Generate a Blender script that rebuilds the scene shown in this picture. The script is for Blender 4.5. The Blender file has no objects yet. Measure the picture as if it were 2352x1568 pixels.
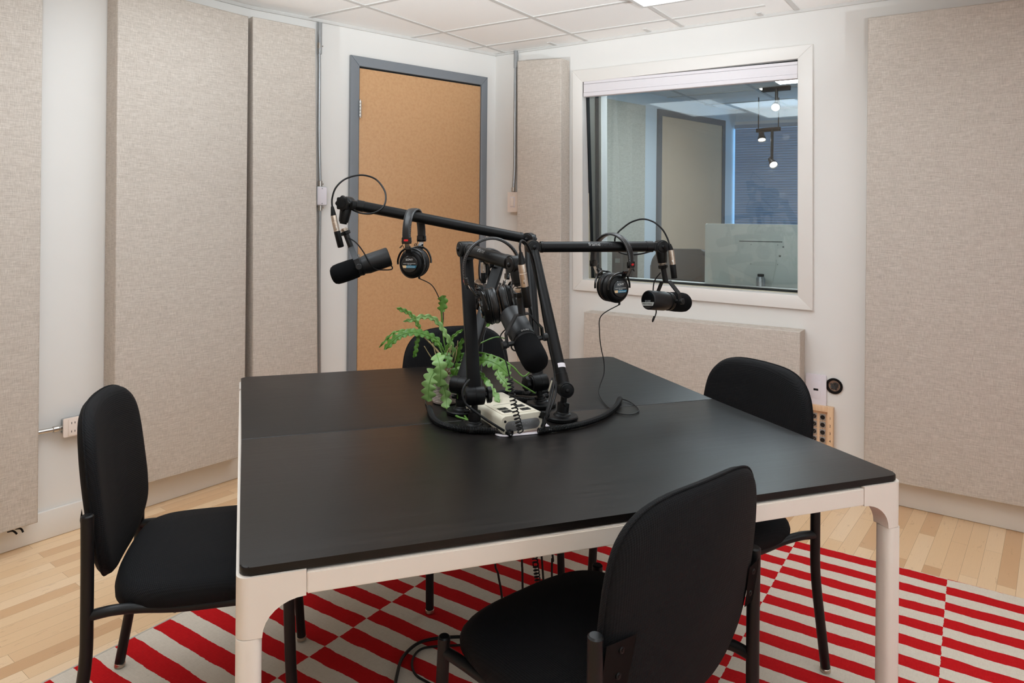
import bpy, bmesh, math, random
from mathutils import Vector as V, Matrix as M, Euler
random.seed(7)
SC = bpy.context.scene
COL = SC.collection
PI = math.pi
# ------------------------------------------------------------------ camera geometry (2352 x 1568 picture)
FPX, CAMH, CX, CY, ROLL = 1630.0, 1.335, 1176.0, 478.0, math.radians(0.55)
_c, _s = math.cos(ROLL), math.sin(ROLL)
def ray(px, py):
    du, dv = px - CX, py - CY
    return V(((du*_c + dv*_s)/FPX, 1.0, -(-du*_s + dv*_c)/FPX))
CAM = V((0, 0, CAMH))
def at(px, py, D): return CAM + ray(px, py)*D
def onz(px, py, z):
    r = ray(px, py); return CAM + r*((z - CAMH)/r.z)
def onpl(px, py, P, n):
    r = ray(px, py); return CAM + r*((P - CAM).dot(n)/r.dot(n))
def azv(a): a = math.radians(a); return V((math.sin(a), math.cos(a), 0))
# ------------------------------------------------------------------ materials
def s2l(c):
    return tuple((x/12.92 if x <= .04045 else ((x+.055)/1.055)**2.4) for x in c)
def rgb(r, g, b): return s2l((r/255, g/255, b/255)) + (1,)
class NT:
    def __init__(s, name):
        s.m = bpy.data.materials.new(name); s.m.use_nodes = True
        s.t = s.m.node_tree; s.t.nodes.clear()
        s.out = s.n('ShaderNodeOutputMaterial')
    def n(s, typ, **kw):
        nd = s.t.nodes.new(typ)
        for k, v in kw.items(): setattr(nd, k, v)
        return nd
    def l(s, a, b): s.t.links.new(a, b)
    def math(s, op, a, b=None, c=None):
        nd = s.n('ShaderNodeMath', operation=op)
        for i, x in enumerate((a, b, c)):
            if x is None: continue
            if isinstance(x, (int, float)): nd.inputs[i].default_value = x
            else: s.l(x, nd.inputs[i])
        return nd.outputs[0]
    def mix(s, fac, a, b):
        nd = s.n('ShaderNodeMix', data_type='RGBA')
        for sock, x in ((nd.inputs[0], fac), (nd.inputs[6], a), (nd.inputs[7], b)):
            if isinstance(x, (int, float, tuple)): sock.default_value = x
            else: s.l(x, sock)
        return nd.outputs[2]
    def coords(s, scale=(1, 1, 1), rot=(0, 0, 0)):
        tc = s.n('ShaderNodeTexCoord'); mp = s.n('ShaderNodeMapping')
        mp.inputs['Scale'].default_value = scale; mp.inputs['Rotation'].default_value = rot
        s.l(tc.outputs['Object'], mp.inputs['Vector']); return mp.outputs[0]
    def noise(s, vec, scale=5, detail=2, rough=.5):
        nd = s.n('ShaderNodeTexNoise'); nd.inputs['Scale'].default_value = scale
        nd.inputs['Detail'].default_value = detail; nd.inputs['Roughness'].default_value = rough
        if vec is not None: s.l(vec, nd.inputs['Vector'])
        return nd.outputs['Fac']
    def ramp(s, fac, stops):
        nd = s.n('ShaderNodeValToRGB'); el = nd.color_ramp.elements
        while len(el) < len(stops): el.new(.5)
        for e, (p, c) in zip(el, stops): e.position = p; e.color = c
        s.l(fac, nd.inputs[0]); return nd.outputs[0]
    def bsdf(s, color, rough=.5, metal=0, spec=.5, bump=None, bstr=.2, bdist=.001, coat=0, sheen=0):
        p = s.n('ShaderNodeBsdfPrincipled')
        for k, v in (('Base Color', color), ('Roughness', rough), ('Metallic', metal), ('Specular IOR Level', spec), ('Coat Weight', coat), ('Sheen Weight', sheen)):
            if isinstance(v, (int, float, tuple)): p.inputs[k].default_value = v
            else: s.l(v, p.inputs[k])
        if bump is not None:
            b = s.n('ShaderNodeBump'); b.inputs['Strength'].default_value = bstr; b.inputs['Distance'].default_value = bdist
            s.l(bump, b.inputs['Height']); s.l(b.outputs[0], p.inputs['Normal'])
        s.l(p.outputs[0], s.out.inputs[0]); return s.m
def plain(name, col, rough=.5, metal=0, spec=.5, var=.06, nscale=30, bstr=.05):
    t = NT(name); v = t.coords(); f = t.noise(v, nscale, 3)
    d = tuple(max(0, x*(1-var)) for x in col[:3]) + (1,); e = tuple(min(1, x*(1+var)) for x in col[:3]) + (1,)
    return t.bsdf(t.mix(f, d, e), rough, metal, spec, f, bstr)
def emis(name, col, strength):
    t = NT(name); e = t.n('ShaderNodeEmission'); e.inputs[0].default_value = col; e.inputs[1].default_value = strength
    t.l(e.outputs[0], t.out.inputs[0]); return t.m
def fabric(name, a, b, mid):
    # slubby plain weave: long thin noise in both thread directions
    t = NT(name)
    w = t.noise(t.coords((420, 420, 34)), 1, 3, .6); f = t.noise(t.coords((34, 34, 420)), 1, 3, .6)
    big = t.noise(t.coords(), 6, 3)
    mx = t.math('ADD', t.math('MULTIPLY', w, .5), t.math('MULTIPLY', f, .5))
    c = t.ramp(mx, [(.33, a), (.5, mid), (.66, b)])
    c = t.mix(t.math('MULTIPLY', big, .16), c, mid)
    return t.bsdf(c, .92, 0, .1, mx, .5, .0012)
MAT = {}
def build_materials():
    m = MAT
    m['wall'] = plain('white_wall_paint', rgb(226, 223, 219), .6, 0, .3, .012, 8, .02)
    m['base'] = plain('white_baseboard_paint', rgb(226, 221, 215), .4, 0, .5, .015, 10, .02)
    m['trim'] = plain('white_window_trim', rgb(228, 224, 219), .38, 0, .5, .01, 10, .02)
    t = NT('ceiling_tile'); f = t.noise(t.coords(), 220, 3, .7); g = t.noise(t.coords(), 700, 2)
    m['tile'] = t.bsdf(t.mix(f, rgb(238, 235, 232), rgb(248, 246, 243)), .85, 0, .2, t.math('ADD', f, g), .25, .002)
    m['tbar'] = plain('ceiling_grid_paint', rgb(205, 202, 198), .5, 0, .4, .02)
    m['panel'] = fabric('beige_panel_fabric', rgb(170, 160, 150), rgb(214, 205, 196), rgb(195, 185, 175))
    # floor boards: strips along the left wall
    t = NT('maple_floor'); v = t.coords()
    br = t.n('ShaderNodeTexBrick'); br.offset = .37; br.offset_frequency = 2; br.squash = 1
    br.inputs['Scale'].default_value = 1; br.inputs['Mortar Size'].default_value = .0006; br.inputs['Mortar Smooth'].default_value = .1
    br.inputs['Brick Width'].default_value = .78; br.inputs['Row Height'].default_value = .057
    br.inputs['Color1'].default_value = (0, 0, 0, 1); br.inputs['Color2'].default_value = (1, 1, 1, 1); br.inputs['Mortar'].default_value = (.5, .5, .5, 1)
    br.inputs['Bias'].default_value = 0
    t.l(v, br.inputs['Vector'])
    tone = t.ramp(br.outputs['Color'], [(0, rgb(206, 162, 120)), (.2, rgb(228, 190, 148)), (.55, rgb(236, 202, 160)), (1, rgb(245, 216, 180))])
    grain = t.noise(t.coords((3, 60, 60)), 4, 4, .65); gr2 = t.noise(t.coords((6, 24, 24)), 2, 5, .7)
    c = t.mix(t.math('MULTIPLY', grain, .26), tone, rgb(200, 158, 120))
    c = t.mix(t.math('MULTIPLY', t.math('GREATER_THAN', gr2, .62), .22), c, rgb(160, 116, 80))
    c = t.mix(t.math('MULTIPLY', br.outputs['Fac'], .55), c, rgb(120, 82, 54))
    m['floor'] = t.bsdf(c, .34, 0, .45, t.math('SUBTRACT', grain, br.outputs['Fac']), .08, .001)
    # rug: offset blocks of stripes
    t = NT('rug_weave'); tc = t.n('ShaderNodeTexCoord'); sp = t.n('ShaderNodeSeparateXYZ'); t.l(tc.outputs['Object'], sp.inputs[0])
    wob = t.noise(t.coords(), 9, 2); wob2 = t.noise(t.coords(), 90, 2)
    y = t.math('ADD', sp.outputs[1], t.math('MULTIPLY', t.math('SUBTRACT', wob, .5), .016))
    y = t.math('ADD', y, t.math('MULTIPLY', t.math('SUBTRACT', wob2, .5), .004))
    x = t.math('ADD', sp.outputs[0], t.math('MULTIPLY', t.math('SUBTRACT', wob2, .5), .006))
    iy = t.math('FLOOR', t.math('DIVIDE', y, .0590)); ix = t.math('FLOOR', t.math('DIVIDE', x, .519))
    par = t.math('MODULO', t.math('ABSOLUTE', t.math('ADD', iy, ix)), 2)
    wv = t.noise(t.coords((60, 420, 60)), 1, 2); wx = t.noise(t.coords((420, 60, 60)), 1, 2); spk = t.noise(t.coords(), 160, 2)
    wt = t.math('ADD', t.math('MULTIPLY', wv, .5), t.math('MULTIPLY', wx, .5))
    red = t.mix(wt, rgb(168, 12, 18), rgb(212, 34, 38)); cream = t.mix(wt, rgb(200, 188, 172), rgb(232, 222, 208))
    c = t.mix(par, red, cream)
    c = t.mix(t.math('MULTIPLY', t.math('GREATER_THAN', spk, .74), .35), c, rgb(120, 96, 80))
    m['rug'] = t.bsdf(c, .95, 0, .1, wt, .6, .002)
    m['rugedge'] = plain('rug_binding', rgb(206, 198, 186), .95, 0, .1, .1, 200, .3)
    # table top
    t = NT('black_brown_ash'); g1 = t.noise(t.coords((3, 160, 160)), 2, 5, .6); g2 = t.noise(t.coords((1.2, 34, 34)), 2, 4, .6)
    gg = t.math('ADD', t.math('MULTIPLY', g1, .6), t.math('MULTIPLY', g2, .4))
    dust = t.noise(t.coords(), 260, 2)
    c = t.ramp(gg, [(.3, rgb(12, 10, 9)), (.5, rgb(20, 17, 16)), (.7, rgb(29, 25, 23))])
    c = t.mix(t.math('MULTIPLY', t.math('GREATER_THAN', dust, .80), .5), c, rgb(96, 92, 88))
    m['top'] = t.bsdf(c, t.math('ADD', t.math('MULTIPLY', gg, .16), .27), 0, .28, gg, .14, .0006)
    m['white_metal'] = plain('white_powder_coat', rgb(228, 218, 207), .42, 0, .45, .012, 40, .03)
    # chair weave
    t = NT('black_chair_fabric'); sp = t.n('ShaderNodeSeparateXYZ'); tc = t.n('ShaderNodeTexCoord'); t.l(tc.outputs['Object'], sp.inputs[0])
    def wav(sock_a, sock_b, k, sg):
        u = t.math('ADD', sock_a, t.math('MULTIPLY', sock_b, sg))
        return t.math('SINE', t.math('MULTIPLY', u, k))
    yz = t.math('ADD', sp.outputs[1], sp.outputs[2])
    a = wav(sp.outputs[0], yz, 2*PI/.0085, 1.0); b = wav(sp.outputs[0], yz, 2*PI/.0085, -1.0)
    h = t.math('ADD', t.math('MULTIPLY', t.math('MULTIPLY', a, b), .5), .5)
    fz = t.noise(t.coords(), 900, 2)
    c = t.mix(h, rgb(10, 10, 11), rgb(22, 22, 24)); c = t.mix(t.math('MULTIPLY', fz, .2), c, rgb(27, 27, 30))
    m['chair'] = t.bsdf(c, .8, 0, .18, h, .55, .0012)
    m['tube'] = plain('black_powder_coat', rgb(14, 14, 15), .42, 0, .34, .1, 300, .06)
    m['bracket'] = plain('dark_bracket_steel', rgb(62, 58, 56), .45, .3, .5, .06)
    m['black'] = plain('matte_black_metal', rgb(11, 11, 12), .42, 0, .22, .12, 200, .05)
    m['black_p'] = plain('black_plastic', rgb(10, 10, 11), .42, 0, .26, .1, 200, .03)
    m['gloss'] = plain('gloss_black_plastic', rgb(14, 14, 15), .16, 0, .6, .1, 50, .0)
    m['rubber'] = plain('black_cable_rubber', rgb(12, 12, 13), .5, 0, .3, .1, 200, .03)
    m['charcoal'] = plain('charcoal_mic_paint', rgb(19, 19, 21), .46, 0, .38, .08, 300, .04)
    t = NT('mic_foam'); f = t.noise(t.coords(), 900, 3, .7)
    m['foam'] = t.bsdf(t.mix(f, rgb(8, 8, 9), rgb(24, 24, 26)), .95, 0, .1, f, .9, .002)
    t = NT('pad_leatherette'); f = t.noise(t.coords((120, 120, 40)), 2, 4, .6)
    m['leather'] = t.bsdf(t.mix(f, rgb(14, 14, 15), rgb(30, 30, 32)), .36, 0, .5, f, .25, .002)
    m['stitch'] = plain('grey_thread', rgb(120, 120, 122), .8)
    m['steel'] = plain('brushed_steel', rgb(200, 196, 190), .24, 1, .5, .05, 80)
    m['nickel'] = plain('satin_nickel', rgb(196, 182, 168), .34, 1, .5, .05, 120)
    m['galv'] = plain('galvanised_steel', rgb(176, 180, 183), .32, .9, .5, .1, 60, .05)
    m['red'] = plain('red_marker', rgb(205, 24, 34), .35, 0, .5, .05)
    m['white_ink'] = plain('white_print', rgb(214, 214, 214), .6, 0, .3, .02)
    m['grey_ink'] = plain('grey_print', rgb(140, 140, 142), .6, 0, .3, .02)
    m['faint_ink'] = plain('faint_grey_print', rgb(84, 84, 86), .6, 0, .3, .02)
    m['red_ink'] = plain('dark_red_print', rgb(110, 30, 34), .6, 0, .3, .02)
    m['dark_ink'] = plain('dark_print', rgb(44, 40, 38), .7, 0, .3, .02)
    m['blue'] = plain('blue_label', rgb(18, 118, 150), .35, 0, .5, .03)
    m['gold'] = plain('gold_label', rgb(226, 196, 150), .35, .2, .5, .03)
    m['silver_l'] = plain('silver_label', rgb(196, 196, 192), .4, .2, .5, .03)
    m['amp'] = plain('cream_metal', rgb(206, 200, 182), .42, 0, .45, .03, 14, .03)
    m['amp_top'] = plain('cream_plate', rgb(216, 208, 190), .4, 0, .45, .05, 9, .03)
    m['amp_grey'] = plain('grey_front_plate', rgb(112, 112, 112), .36, .25, .5, .06, 20)
    m['socket'] = plain('black_socket', rgb(18, 18, 18), .4)
    # pot
    t = NT('pot_weave'); sp = t.n('ShaderNodeSeparateXYZ'); tc = t.n('ShaderNodeTexCoord'); t.l(tc.outputs['Object'], sp.inputs[0])
    ang = t.math('ARCTAN2', sp.outputs[1], sp.outputs[0])
    a = t.math('SINE', t.math('MULTIPLY', t.math('ADD', t.math('MULTIPLY', ang, 4.0), t.math('MULTIPLY', sp.outputs[2], 90)), 7.0))
    b = t.math('SINE', t.math('MULTIPLY', t.math('SUBTRACT', t.math('MULTIPLY', ang, 4.0), t.math('MULTIPLY', sp.outputs[2], 90)), 7.0))
    h = t.math('ADD', t.math('MULTIPLY', t.math('MULTIPLY', a, b), .5), .5)
    m['pot'] = t.bsdf(t.mix(h, rgb(172, 158, 150), rgb(208, 194, 184)), .8, 0, .3, h, .7, .002)
    m['pot_plain'] = plain('pot_rim_glaze', rgb(186, 172, 164), .6)
    m['soil'] = plain('dark_soil', rgb(60, 40, 30), .95, 0, .1, .5, 120, .8)
    t = NT('cactus_leaf'); f = t.noise(t.coords(), 40, 3); 
    m['leaf'] = t.bsdf(t.mix(f, rgb(70, 112, 38), rgb(104, 146, 62)), .42, 0, .45, f, .2, .002)
    t = NT('cactus_leaf_pale'); f = t.noise(t.coords(), 40, 3)
    m['leaf2'] = t.bsdf(t.mix(f, rgb(98, 136, 70), rgb(132, 166, 98)), .42, 0, .45, f, .2, .002)
    t = NT('cactus_leaf_deep'); f = t.noise(t.coords(), 40, 3)
    m['leaf3'] = t.bsdf(t.mix(f, rgb(54, 98, 22), rgb(82, 128, 36)), .42, 0, .45, f, .2, .002)
    m['stem'] = plain('woody_stem', rgb(176, 158, 116), .7, 0, .3, .25, 60)
    m['rib'] = plain('leaf_midrib', rgb(98, 142, 60), .5)
    # door
    t = NT('hardboard_door'); f = t.noise(t.coords(), 60, 5, .7); g = t.noise(t.coords(), 2.2, 3); h = t.noise(t.coords(), 420, 2)
    c = t.ramp(f, [(.3, rgb(193, 147, 104)), (.7, rgb(210, 167, 124))])
    c = t.mix(t.math('MULTIPLY', t.math('GREATER_THAN', f, .63), .3), c, rgb(178, 130, 86))
    c = t.mix(t.math('MULTIPLY', g, .25), c, rgb(188, 140, 96))
    m['door'] = t.bsdf(c, .48, 0, .35, h, .05)
    m['frame_grey'] = plain('grey_frame_paint', rgb(122, 127, 133), .4, 0, .5, .02)
    m['gasket'] = plain('black_gasket', rgb(18, 20, 20), .7, 0, .3)
    m['cream_seal'] = plain('cream_spacer', rgb(190, 184, 164), .5)
    m['blind'] = plain('white_blind_fabric', rgb(226, 221, 224), .6, 0, .3, .01)
    m['plate'] = plain('white_wall_plate', rgb(226, 220, 226), .35, 0, .5, .01)
    m['plate_w'] = plain('warm_wall_plate', rgb(232, 218, 208), .35, 0, .5, .01)
    t = NT('pine_box'); g = t.noise(t.coords((40, 40, 5)), 3, 4, .6)
    m['pine'] = t.bsdf(t.mix(g, rgb(206, 160, 120), rgb(240, 208, 172)), .5, 0, .4, g, .1)
    m['jackplate'] = plain('grey_jack_plate', rgb(168, 160, 154), .4, .4)
    # window glass: clear pane, tinted through, mirror-like at the surface by Fresnel
    t = NT('studio_glass'); tr = t.n('ShaderNodeBsdfTransparent'); gl = t.n('ShaderNodeBsdfGlossy'); fr = t.n('ShaderNodeFresnel'); mx = t.n('ShaderNodeMixShader')
    tr.inputs[0].default_value = (.982, .996, .996, 1); gl.inputs[0].default_value = (1, 1, 1, 1); gl.inputs['Roughness'].default_value = 0
    fr.inputs[0].default_value = 1.5
    t.l(fr.outputs[0], mx.inputs[0]); t.l(tr.outputs[0], mx.inputs[1]); t.l(gl.outputs[0], mx.inputs[2]); t.l(mx.outputs[0], t.out.inputs[0])
    m['glass'] = t.m
    m['cr_wall'] = plain('blue_lit_white_wall', rgb(214, 226, 234), .6, 0, .3, .012, 8)  # white walls with the blue of the control room light mixed in
    m['cr_panel'] = fabric('sage_panel_fabric', rgb(168, 166, 154), rgb(214, 212, 200), rgb(192, 190, 178))
    m['cr_door'] = plain('reflection_taupe_door', rgb(206, 184, 158), .5, 0, .4, .05, 6)  # lighter and warmer, to carry the room's reflection in the glass
    m['cr_frame'] = plain('slate_frame_paint', rgb(92, 98, 104), .45)
    m['slat'] = plain('grey_blind_slat', rgb(158, 168, 182), .45)
    m['imac'] = plain('pale_aluminium', rgb(236, 242, 236), .42, 0, .5, .02)
    m['imac_d'] = plain('aluminium_groove', rgb(120, 126, 122), .5, .2)
    m['cr_black'] = plain('dark_grey_vinyl', rgb(48, 48, 46), .5)
    m['cr_floor'] = plain('grey_carpet', rgb(96, 92, 88), .95, 0, .1, .2, 200, .4)
    m['lamp'] = emis('lamp_lens', (1, .95, .88, 1), 14)
    m['lampr'] = emis('spot_lens', (1, .9, .78, 1), 60)
    m['troffer'] = emis('troffer_diffuser', (.87, .945, 1, 1), 6.0)
    m['day'] = emis('daylight_pane', (.86, .95, 1, 1), 1.6)
    m['crlamp'] = emis('added_crlamp_glow', (.82, .93, 1, 1), 21)  # glow of the lamps added in the control room
    m['added_troffer_l'] = emis('added_left_troffer_glow', (.87, .945, 1, 1), 3.4)  # glow of the fixture added over the left side
    m['dayblue'] = emis('daylight_gap', (.30, .62, 1, 1), 2.2)
build_materials()
# ------------------------------------------------------------------ mesh helpers
def mkobj(name, bm, mat, parent=None, smooth=True, xf=None, ang=35):
    if xf is not None: bm.transform(xf)
    bmesh.ops.recalc_face_normals(bm, faces=bm.faces[:])
    me = bpy.data.meshes.new(name); bm.to_mesh(me); bm.free()
    mats = mat if isinstance(mat, (list, tuple)) else [mat]
    for k in mats: me.materials.append(MAT[k])
    if smooth:
        for p in me.polygons: p.use_smooth = True
        try: me.set_sharp_from_angle(angle=math.radians(ang))
        except Exception: pass
    o = bpy.data.objects.new(name, me); COL.objects.link(o)
    if parent is not None: o.parent = parent
    return o
def thing(name, label, cat, loc=(0, 0, 0), rotz=0, group=None, mat=None):
    o = bpy.data.objects.new(name, None); COL.objects.link(o); o.empty_display_size = .05
    if mat is not None: o.matrix_world = mat
    else: o.location = loc; o.rotation_euler = (0, 0, rotz)
    o['label'] = label; o['category'] = cat
    if group: o['group'] = group
    bpy.context.view_layer.update()
    return o
def inv(o): return o.matrix_world.inverted()
def wpart(name, bm, mat, root, parent=None, **k):      # geometry given in world coordinates
    return mkobj(name, bm, mat, parent or root, xf=inv(root), **k)
def struct(o): o['kind'] = 'structure'; return o
def tag(o, label, cat, group=None):
    o['label'] = label; o['category'] = cat
    if group: o['group'] = group
    return o
def box(bm, size, loc=(0, 0, 0), rot=None, bev=0, seg=2, mi=0):
    mat = M.Translation(loc) @ (rot.to_4x4() if rot is not None else M.Identity(4)) @ M.Diagonal((*size, 1))
    r = bmesh.ops.create_cube(bm, size=1, matrix=mat)
    vs = set(r['verts']); fs = [f for f in bm.faces if f.verts[0] in vs]
    for f in fs: f.material_index = mi
    if bev > 0:
        es = [e for e in bm.edges if e.verts[0] in vs]
        r2 = bmesh.ops.bevel(bm, geom=es, offset=bev, segments=seg, affect='EDGES', profile=.5)
        for f in r2['faces']: f.material_index = mi
def basis(d, up=V((0, 0, 1))):
    d = d.normalized()
    if abs(d.dot(up)) > .98: up = V((1, 0, 0))
    a = up.cross(d).normalized(); b = d.cross(a)
    return a, b, d
def rings(bm, prof, org, ax, a, b, n=24, cap=True, mi=0, ovx=1, ovy=1):
    # revolve (t, r) profile about ax
    rs = []
    for t, r in prof:
        c = org + ax*t
        if r < 1e-6: rs.append([bm.verts.new(c)])
        else: rs.append([bm.verts.new(c + a*(math.cos(2*PI*k/n)*r*ovx) + b*(math.sin(2*PI*k/n)*r*ovy)) for k in range(n)])
    def f(vs):
        try: fc = bm.faces.new(vs); fc.material_index = mi
        except ValueError: pass
    for p, q in zip(rs, rs[1:]):
        for k in range(n):
            j = (k+1) % n
            if len(p) == 1 and len(q) == 1: continue
            if len(p) == 1: f([p[0], q[k], q[j]])
            elif len(q) == 1: f([p[k], p[j], q[0]])
            else: f([p[k], p[j], q[j], q[k]])
    if cap:
        if len(rs[0]) > 1: f(rs[0][::-1])
        if len(rs[-1]) > 1: f(rs[-1])
def lathe(bm, prof, org=V((0, 0, 0)), ax=V((0, 0, 1)), n=24, up=V((0, 0, 1)), **k):
    a, b, d = basis(V(ax), up); rings(bm, prof, V(org), d, a, b, n, **k)
def cyl(bm, p, q, r, r2=None, n=20, bev=0, **k):
    p, q = V(p), V(q); L = (q-p).length; r2 = r if r2 is None else r2
    if bev: prof = [(0, r-bev), (bev, r), (L-bev, r2), (L, r2-bev)]
    else: prof = [(0, r), (L, r2)]
    lathe(bm, prof, p, q-p, n, **k)
def smooth(pts, n=8, closed=False):
    P = [V(p) for p in pts]
    if len(P) < 3: return P
    out = []
    m = len(P)
    rng = range(m) if closed else range(m-1)
    for i in rng:
        if closed: p0, p1, p2, p3 = P[i-1], P[i], P[(i+1) % m], P[(i+2) % m]
        else: p0, p1, p2, p3 = P[max(i-1, 0)], P[i], P[i+1], P[min(i+2, m-1)]
        for k in range(n):
            t = k/n
            out.append(.5*((2*p1) + (-p0+p2)*t + (2*p0-5*p1+4*p2-p3)*t*t + (-p0+3*p1-3*p2+p3)*t**3))
    if not closed: out.append(P[-1])
    return out
def frames(P):
    T = []
    for i in range(len(P)):
        d = P[min(i+1, len(P)-1)] - P[max(i-1, 0)]
        T.append(d.normalized() if d.length > 1e-9 else V((0, 0, 1)))
    a, b, _ = basis(T[0]); out = [(a, b)]
    for i in range(1, len(P)):
        a = out[-1][0]; a = (a - T[i]*a.dot(T[i])).normalized(); out.append((a, T[i].cross(a)))
    return T, out
def tube(bm, pts, r, n=10, cap=True, mi=0):
    P = [V(p) for p in pts]; T, F = frames(P); R = r if isinstance(r, (list, tuple)) else [r]*len(P)
    rs = [[bm.verts.new(P[i] + F[i][0]*(math.cos(2*PI*k/n)*R[i]) + F[i][1]*(math.sin(2*PI*k/n)*R[i])) for k in range(n)] for i in range(len(P))]
    for p, q in zip(rs, rs[1:]):
        for k in range(n): bm.faces.new([p[k], p[(k+1) % n], q[(k+1) % n], q[k]]).material_index = mi
    if cap:
        bm.faces.new(rs[0][::-1]).material_index = mi; bm.faces.new(rs[-1]).material_index = mi
def coil(bm, pts, R, r, pitch, seg=9, n=6):
    P = smooth(pts, 24); T, F = frames(P); L = [0]
    for a, b in zip(P, P[1:]): L.append(L[-1] + (b-a).length)
    tot = L[-1]; N = int(tot/pitch*seg); out = []; j = 0
    for i in range(N+1):
        s = tot*i/N
        while j < len(L)-2 and L[j+1] < s: j += 1
        u = (s-L[j])/max(1e-9, L[j+1]-L[j]); c = P[j].lerp(P[j+1], u); a, b = F[j]
        th = 2*PI*i/seg
        out.append(c + a*(math.cos(th)*R) + b*(math.sin(th)*R))
    tube(bm, out, r, n)
def poly_prism(bm, pts, y0, y1, bev=0, seg=3, mi=0):
    # outline in xz, extruded y0..y1
    a = [bm.verts.new((x, y0, z)) for x, z in pts]; b = [bm.verts.new((x, y1, z)) for x, z in pts]; n = len(pts)
    fs = [bm.faces.new(a), bm.faces.new(b[::-1])]
    for i in range(n): fs.append(bm.faces.new([a[i], b[i], b[(i+1) % n], a[(i+1) % n]]))
    for f in fs: f.material_index = mi
    if bev:
        es = set(fs[0].edges) | set(fs[1].edges)
        bmesh.ops.bevel(bm, geom=list(es), offset=bev, segments=seg, affect='EDGES', profile=.5)
def rrect(w, h, r, n=6, cx=0, cy=0):
    out = []
    for sx, sy, a0 in ((1, -1, -PI/2), (1, 1, 0), (-1, 1, PI/2), (-1, -1, PI)):
        for k in range(n+1):
            a = a0 + PI/2*k/n
            out.append((cx + sx*(w/2-r) + math.cos(a)*r, cy + sy*(h/2-r) + math.sin(a)*r))
    return out
def text_bm(s, size, mw, depth=.0003, align='CENTER'):
    cu = bpy.data.curves.new('txt', 'FONT'); cu.body = s; cu.size = size; cu.extrude = depth; cu.align_x = align; cu.align_y = 'CENTER'; cu.resolution_u = 3
    o = bpy.data.objects.new('txt', cu); COL.objects.link(o); dg = bpy.context.evaluated_depsgraph_get()
    me = bpy.data.meshes.new_from_object(o.evaluated_get(dg)); bm = bmesh.new(); bm.from_mesh(me); bm.transform(mw)
    bpy.data.objects.remove(o); bpy.data.curves.remove(cu); bpy.data.meshes.remove(me); return bm
def fmat(org, right, up):
    r = V(right).normalized(); u = V(up); u = (u - r*u.dot(r)).normalized(); n = r.cross(u)
    return M(((r.x, u.x, n.x, org[0]), (r.y, u.y, n.y, org[1]), (r.z, u.z, n.z, org[2]), (0, 0, 0, 1)))
# wall frame: x to the right as seen from inside, y into the wall, z up
class Wall:
    def __init__(s, P, Q):
        s.O = V((P[0], P[1], 0)); d = V((Q[0]-P[0], Q[1]-P[1], 0)); s.L = d.length; s.x = d.normalized(); s.y = V((0, 0, 1)).cross(s.x)
        s.m = M(((s.x.x, s.y.x, 0, s.O.x), (s.x.y, s.y.y, 0, s.O.y), (0, 0, 1, 0), (0, 0, 0, 1)))
    def xz(s, px, py, t=0):
        p = onpl(px, py, s.O - s.y*t, s.y); q = p - s.O
        return (q.dot(s.x), p.z)
    def pt(s, x, z, t=0): return s.O + s.x*x - s.y*t + V((0, 0, z))
    def at(s, x, z=0, t=0):
        m = s.m.copy(); m.translation = s.pt(x, z, t); return m
def place(o, m): o.matrix_world = m; bpy.context.view_layer.update(); return o
def quad_slab(bm, q, y0, y1, bev=0, seg=3, mi=0): poly_prism(bm, q, y0, y1, bev, seg, mi)
# ================================================================== ROOM SHELL
CEIL = 2.327
L0, L1 = onz(0, 1269.4, 0), onz(546.2, 1095, 0)
dl = (L1-L0).normalized()
R0 = onz(2069.9, 1159.6, 0)
C2 = V((-.1135, 4.57, 0))                       # corner of door wall and window wall
dr = (R0-C2).normalized()
dd = -azv(47.36)                                # door wall, from C2 back to the left wall
def isect(p, d, q, e):
    k = d.x*e.y - d.y*e.x; t = ((q.x-p.x)*e.y - (q.y-p.y)*e.x)/k
    return p + d*t
C1 = isect(L0, dl, CAM, ray(570, 560))          # corner of left wall and door wall, seen between the panels
C1.z = 0
LE = L0 - dl*3.6                                # left wall runs on behind the camera
RE = C2 + dr*4.25
WL = Wall(LE, C1); WD = Wall(C1, C2); WW = Wall(C2, RE)
# rear walls close the room behind the camera
nW = -WW.y
BR = RE + nW*5.6
BL = isect(LE, -dl, BR, -dr)
WB = Wall(BR, BL); WR = Wall(RE, BR)
WL = Wall(BL, C1)
room = [C1, C2, RE, BR, BL]
FA = azv(37.8)                                  # floor boards run along the left wall
def plane_obj(name, z, pts, mat, flip=False, rot=0.0):
    o = bpy.data.objects.new(name, bpy.data.meshes.new(name)); COL.objects.link(o)
    o.location = (pts[0].x, pts[0].y, z); o.rotation_euler = (0, 0, rot); bpy.context.view_layer.update()
    bm = bmesh.new(); mi = o.matrix_world.inverted()
    vs = [bm.verts.new(mi @ V((p.x, p.y, z))) for p in pts]; bm.faces.new(vs if not flip else vs[::-1])
    bm.to_mesh(o.data); bm.free(); o.data.materials.append(MAT[mat]); o['kind'] = 'structure'; return o
# floor boards follow local x
plane_obj('floor', 0, room[::-1], 'floor', rot=PI/2-math.radians(37.8))
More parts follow.
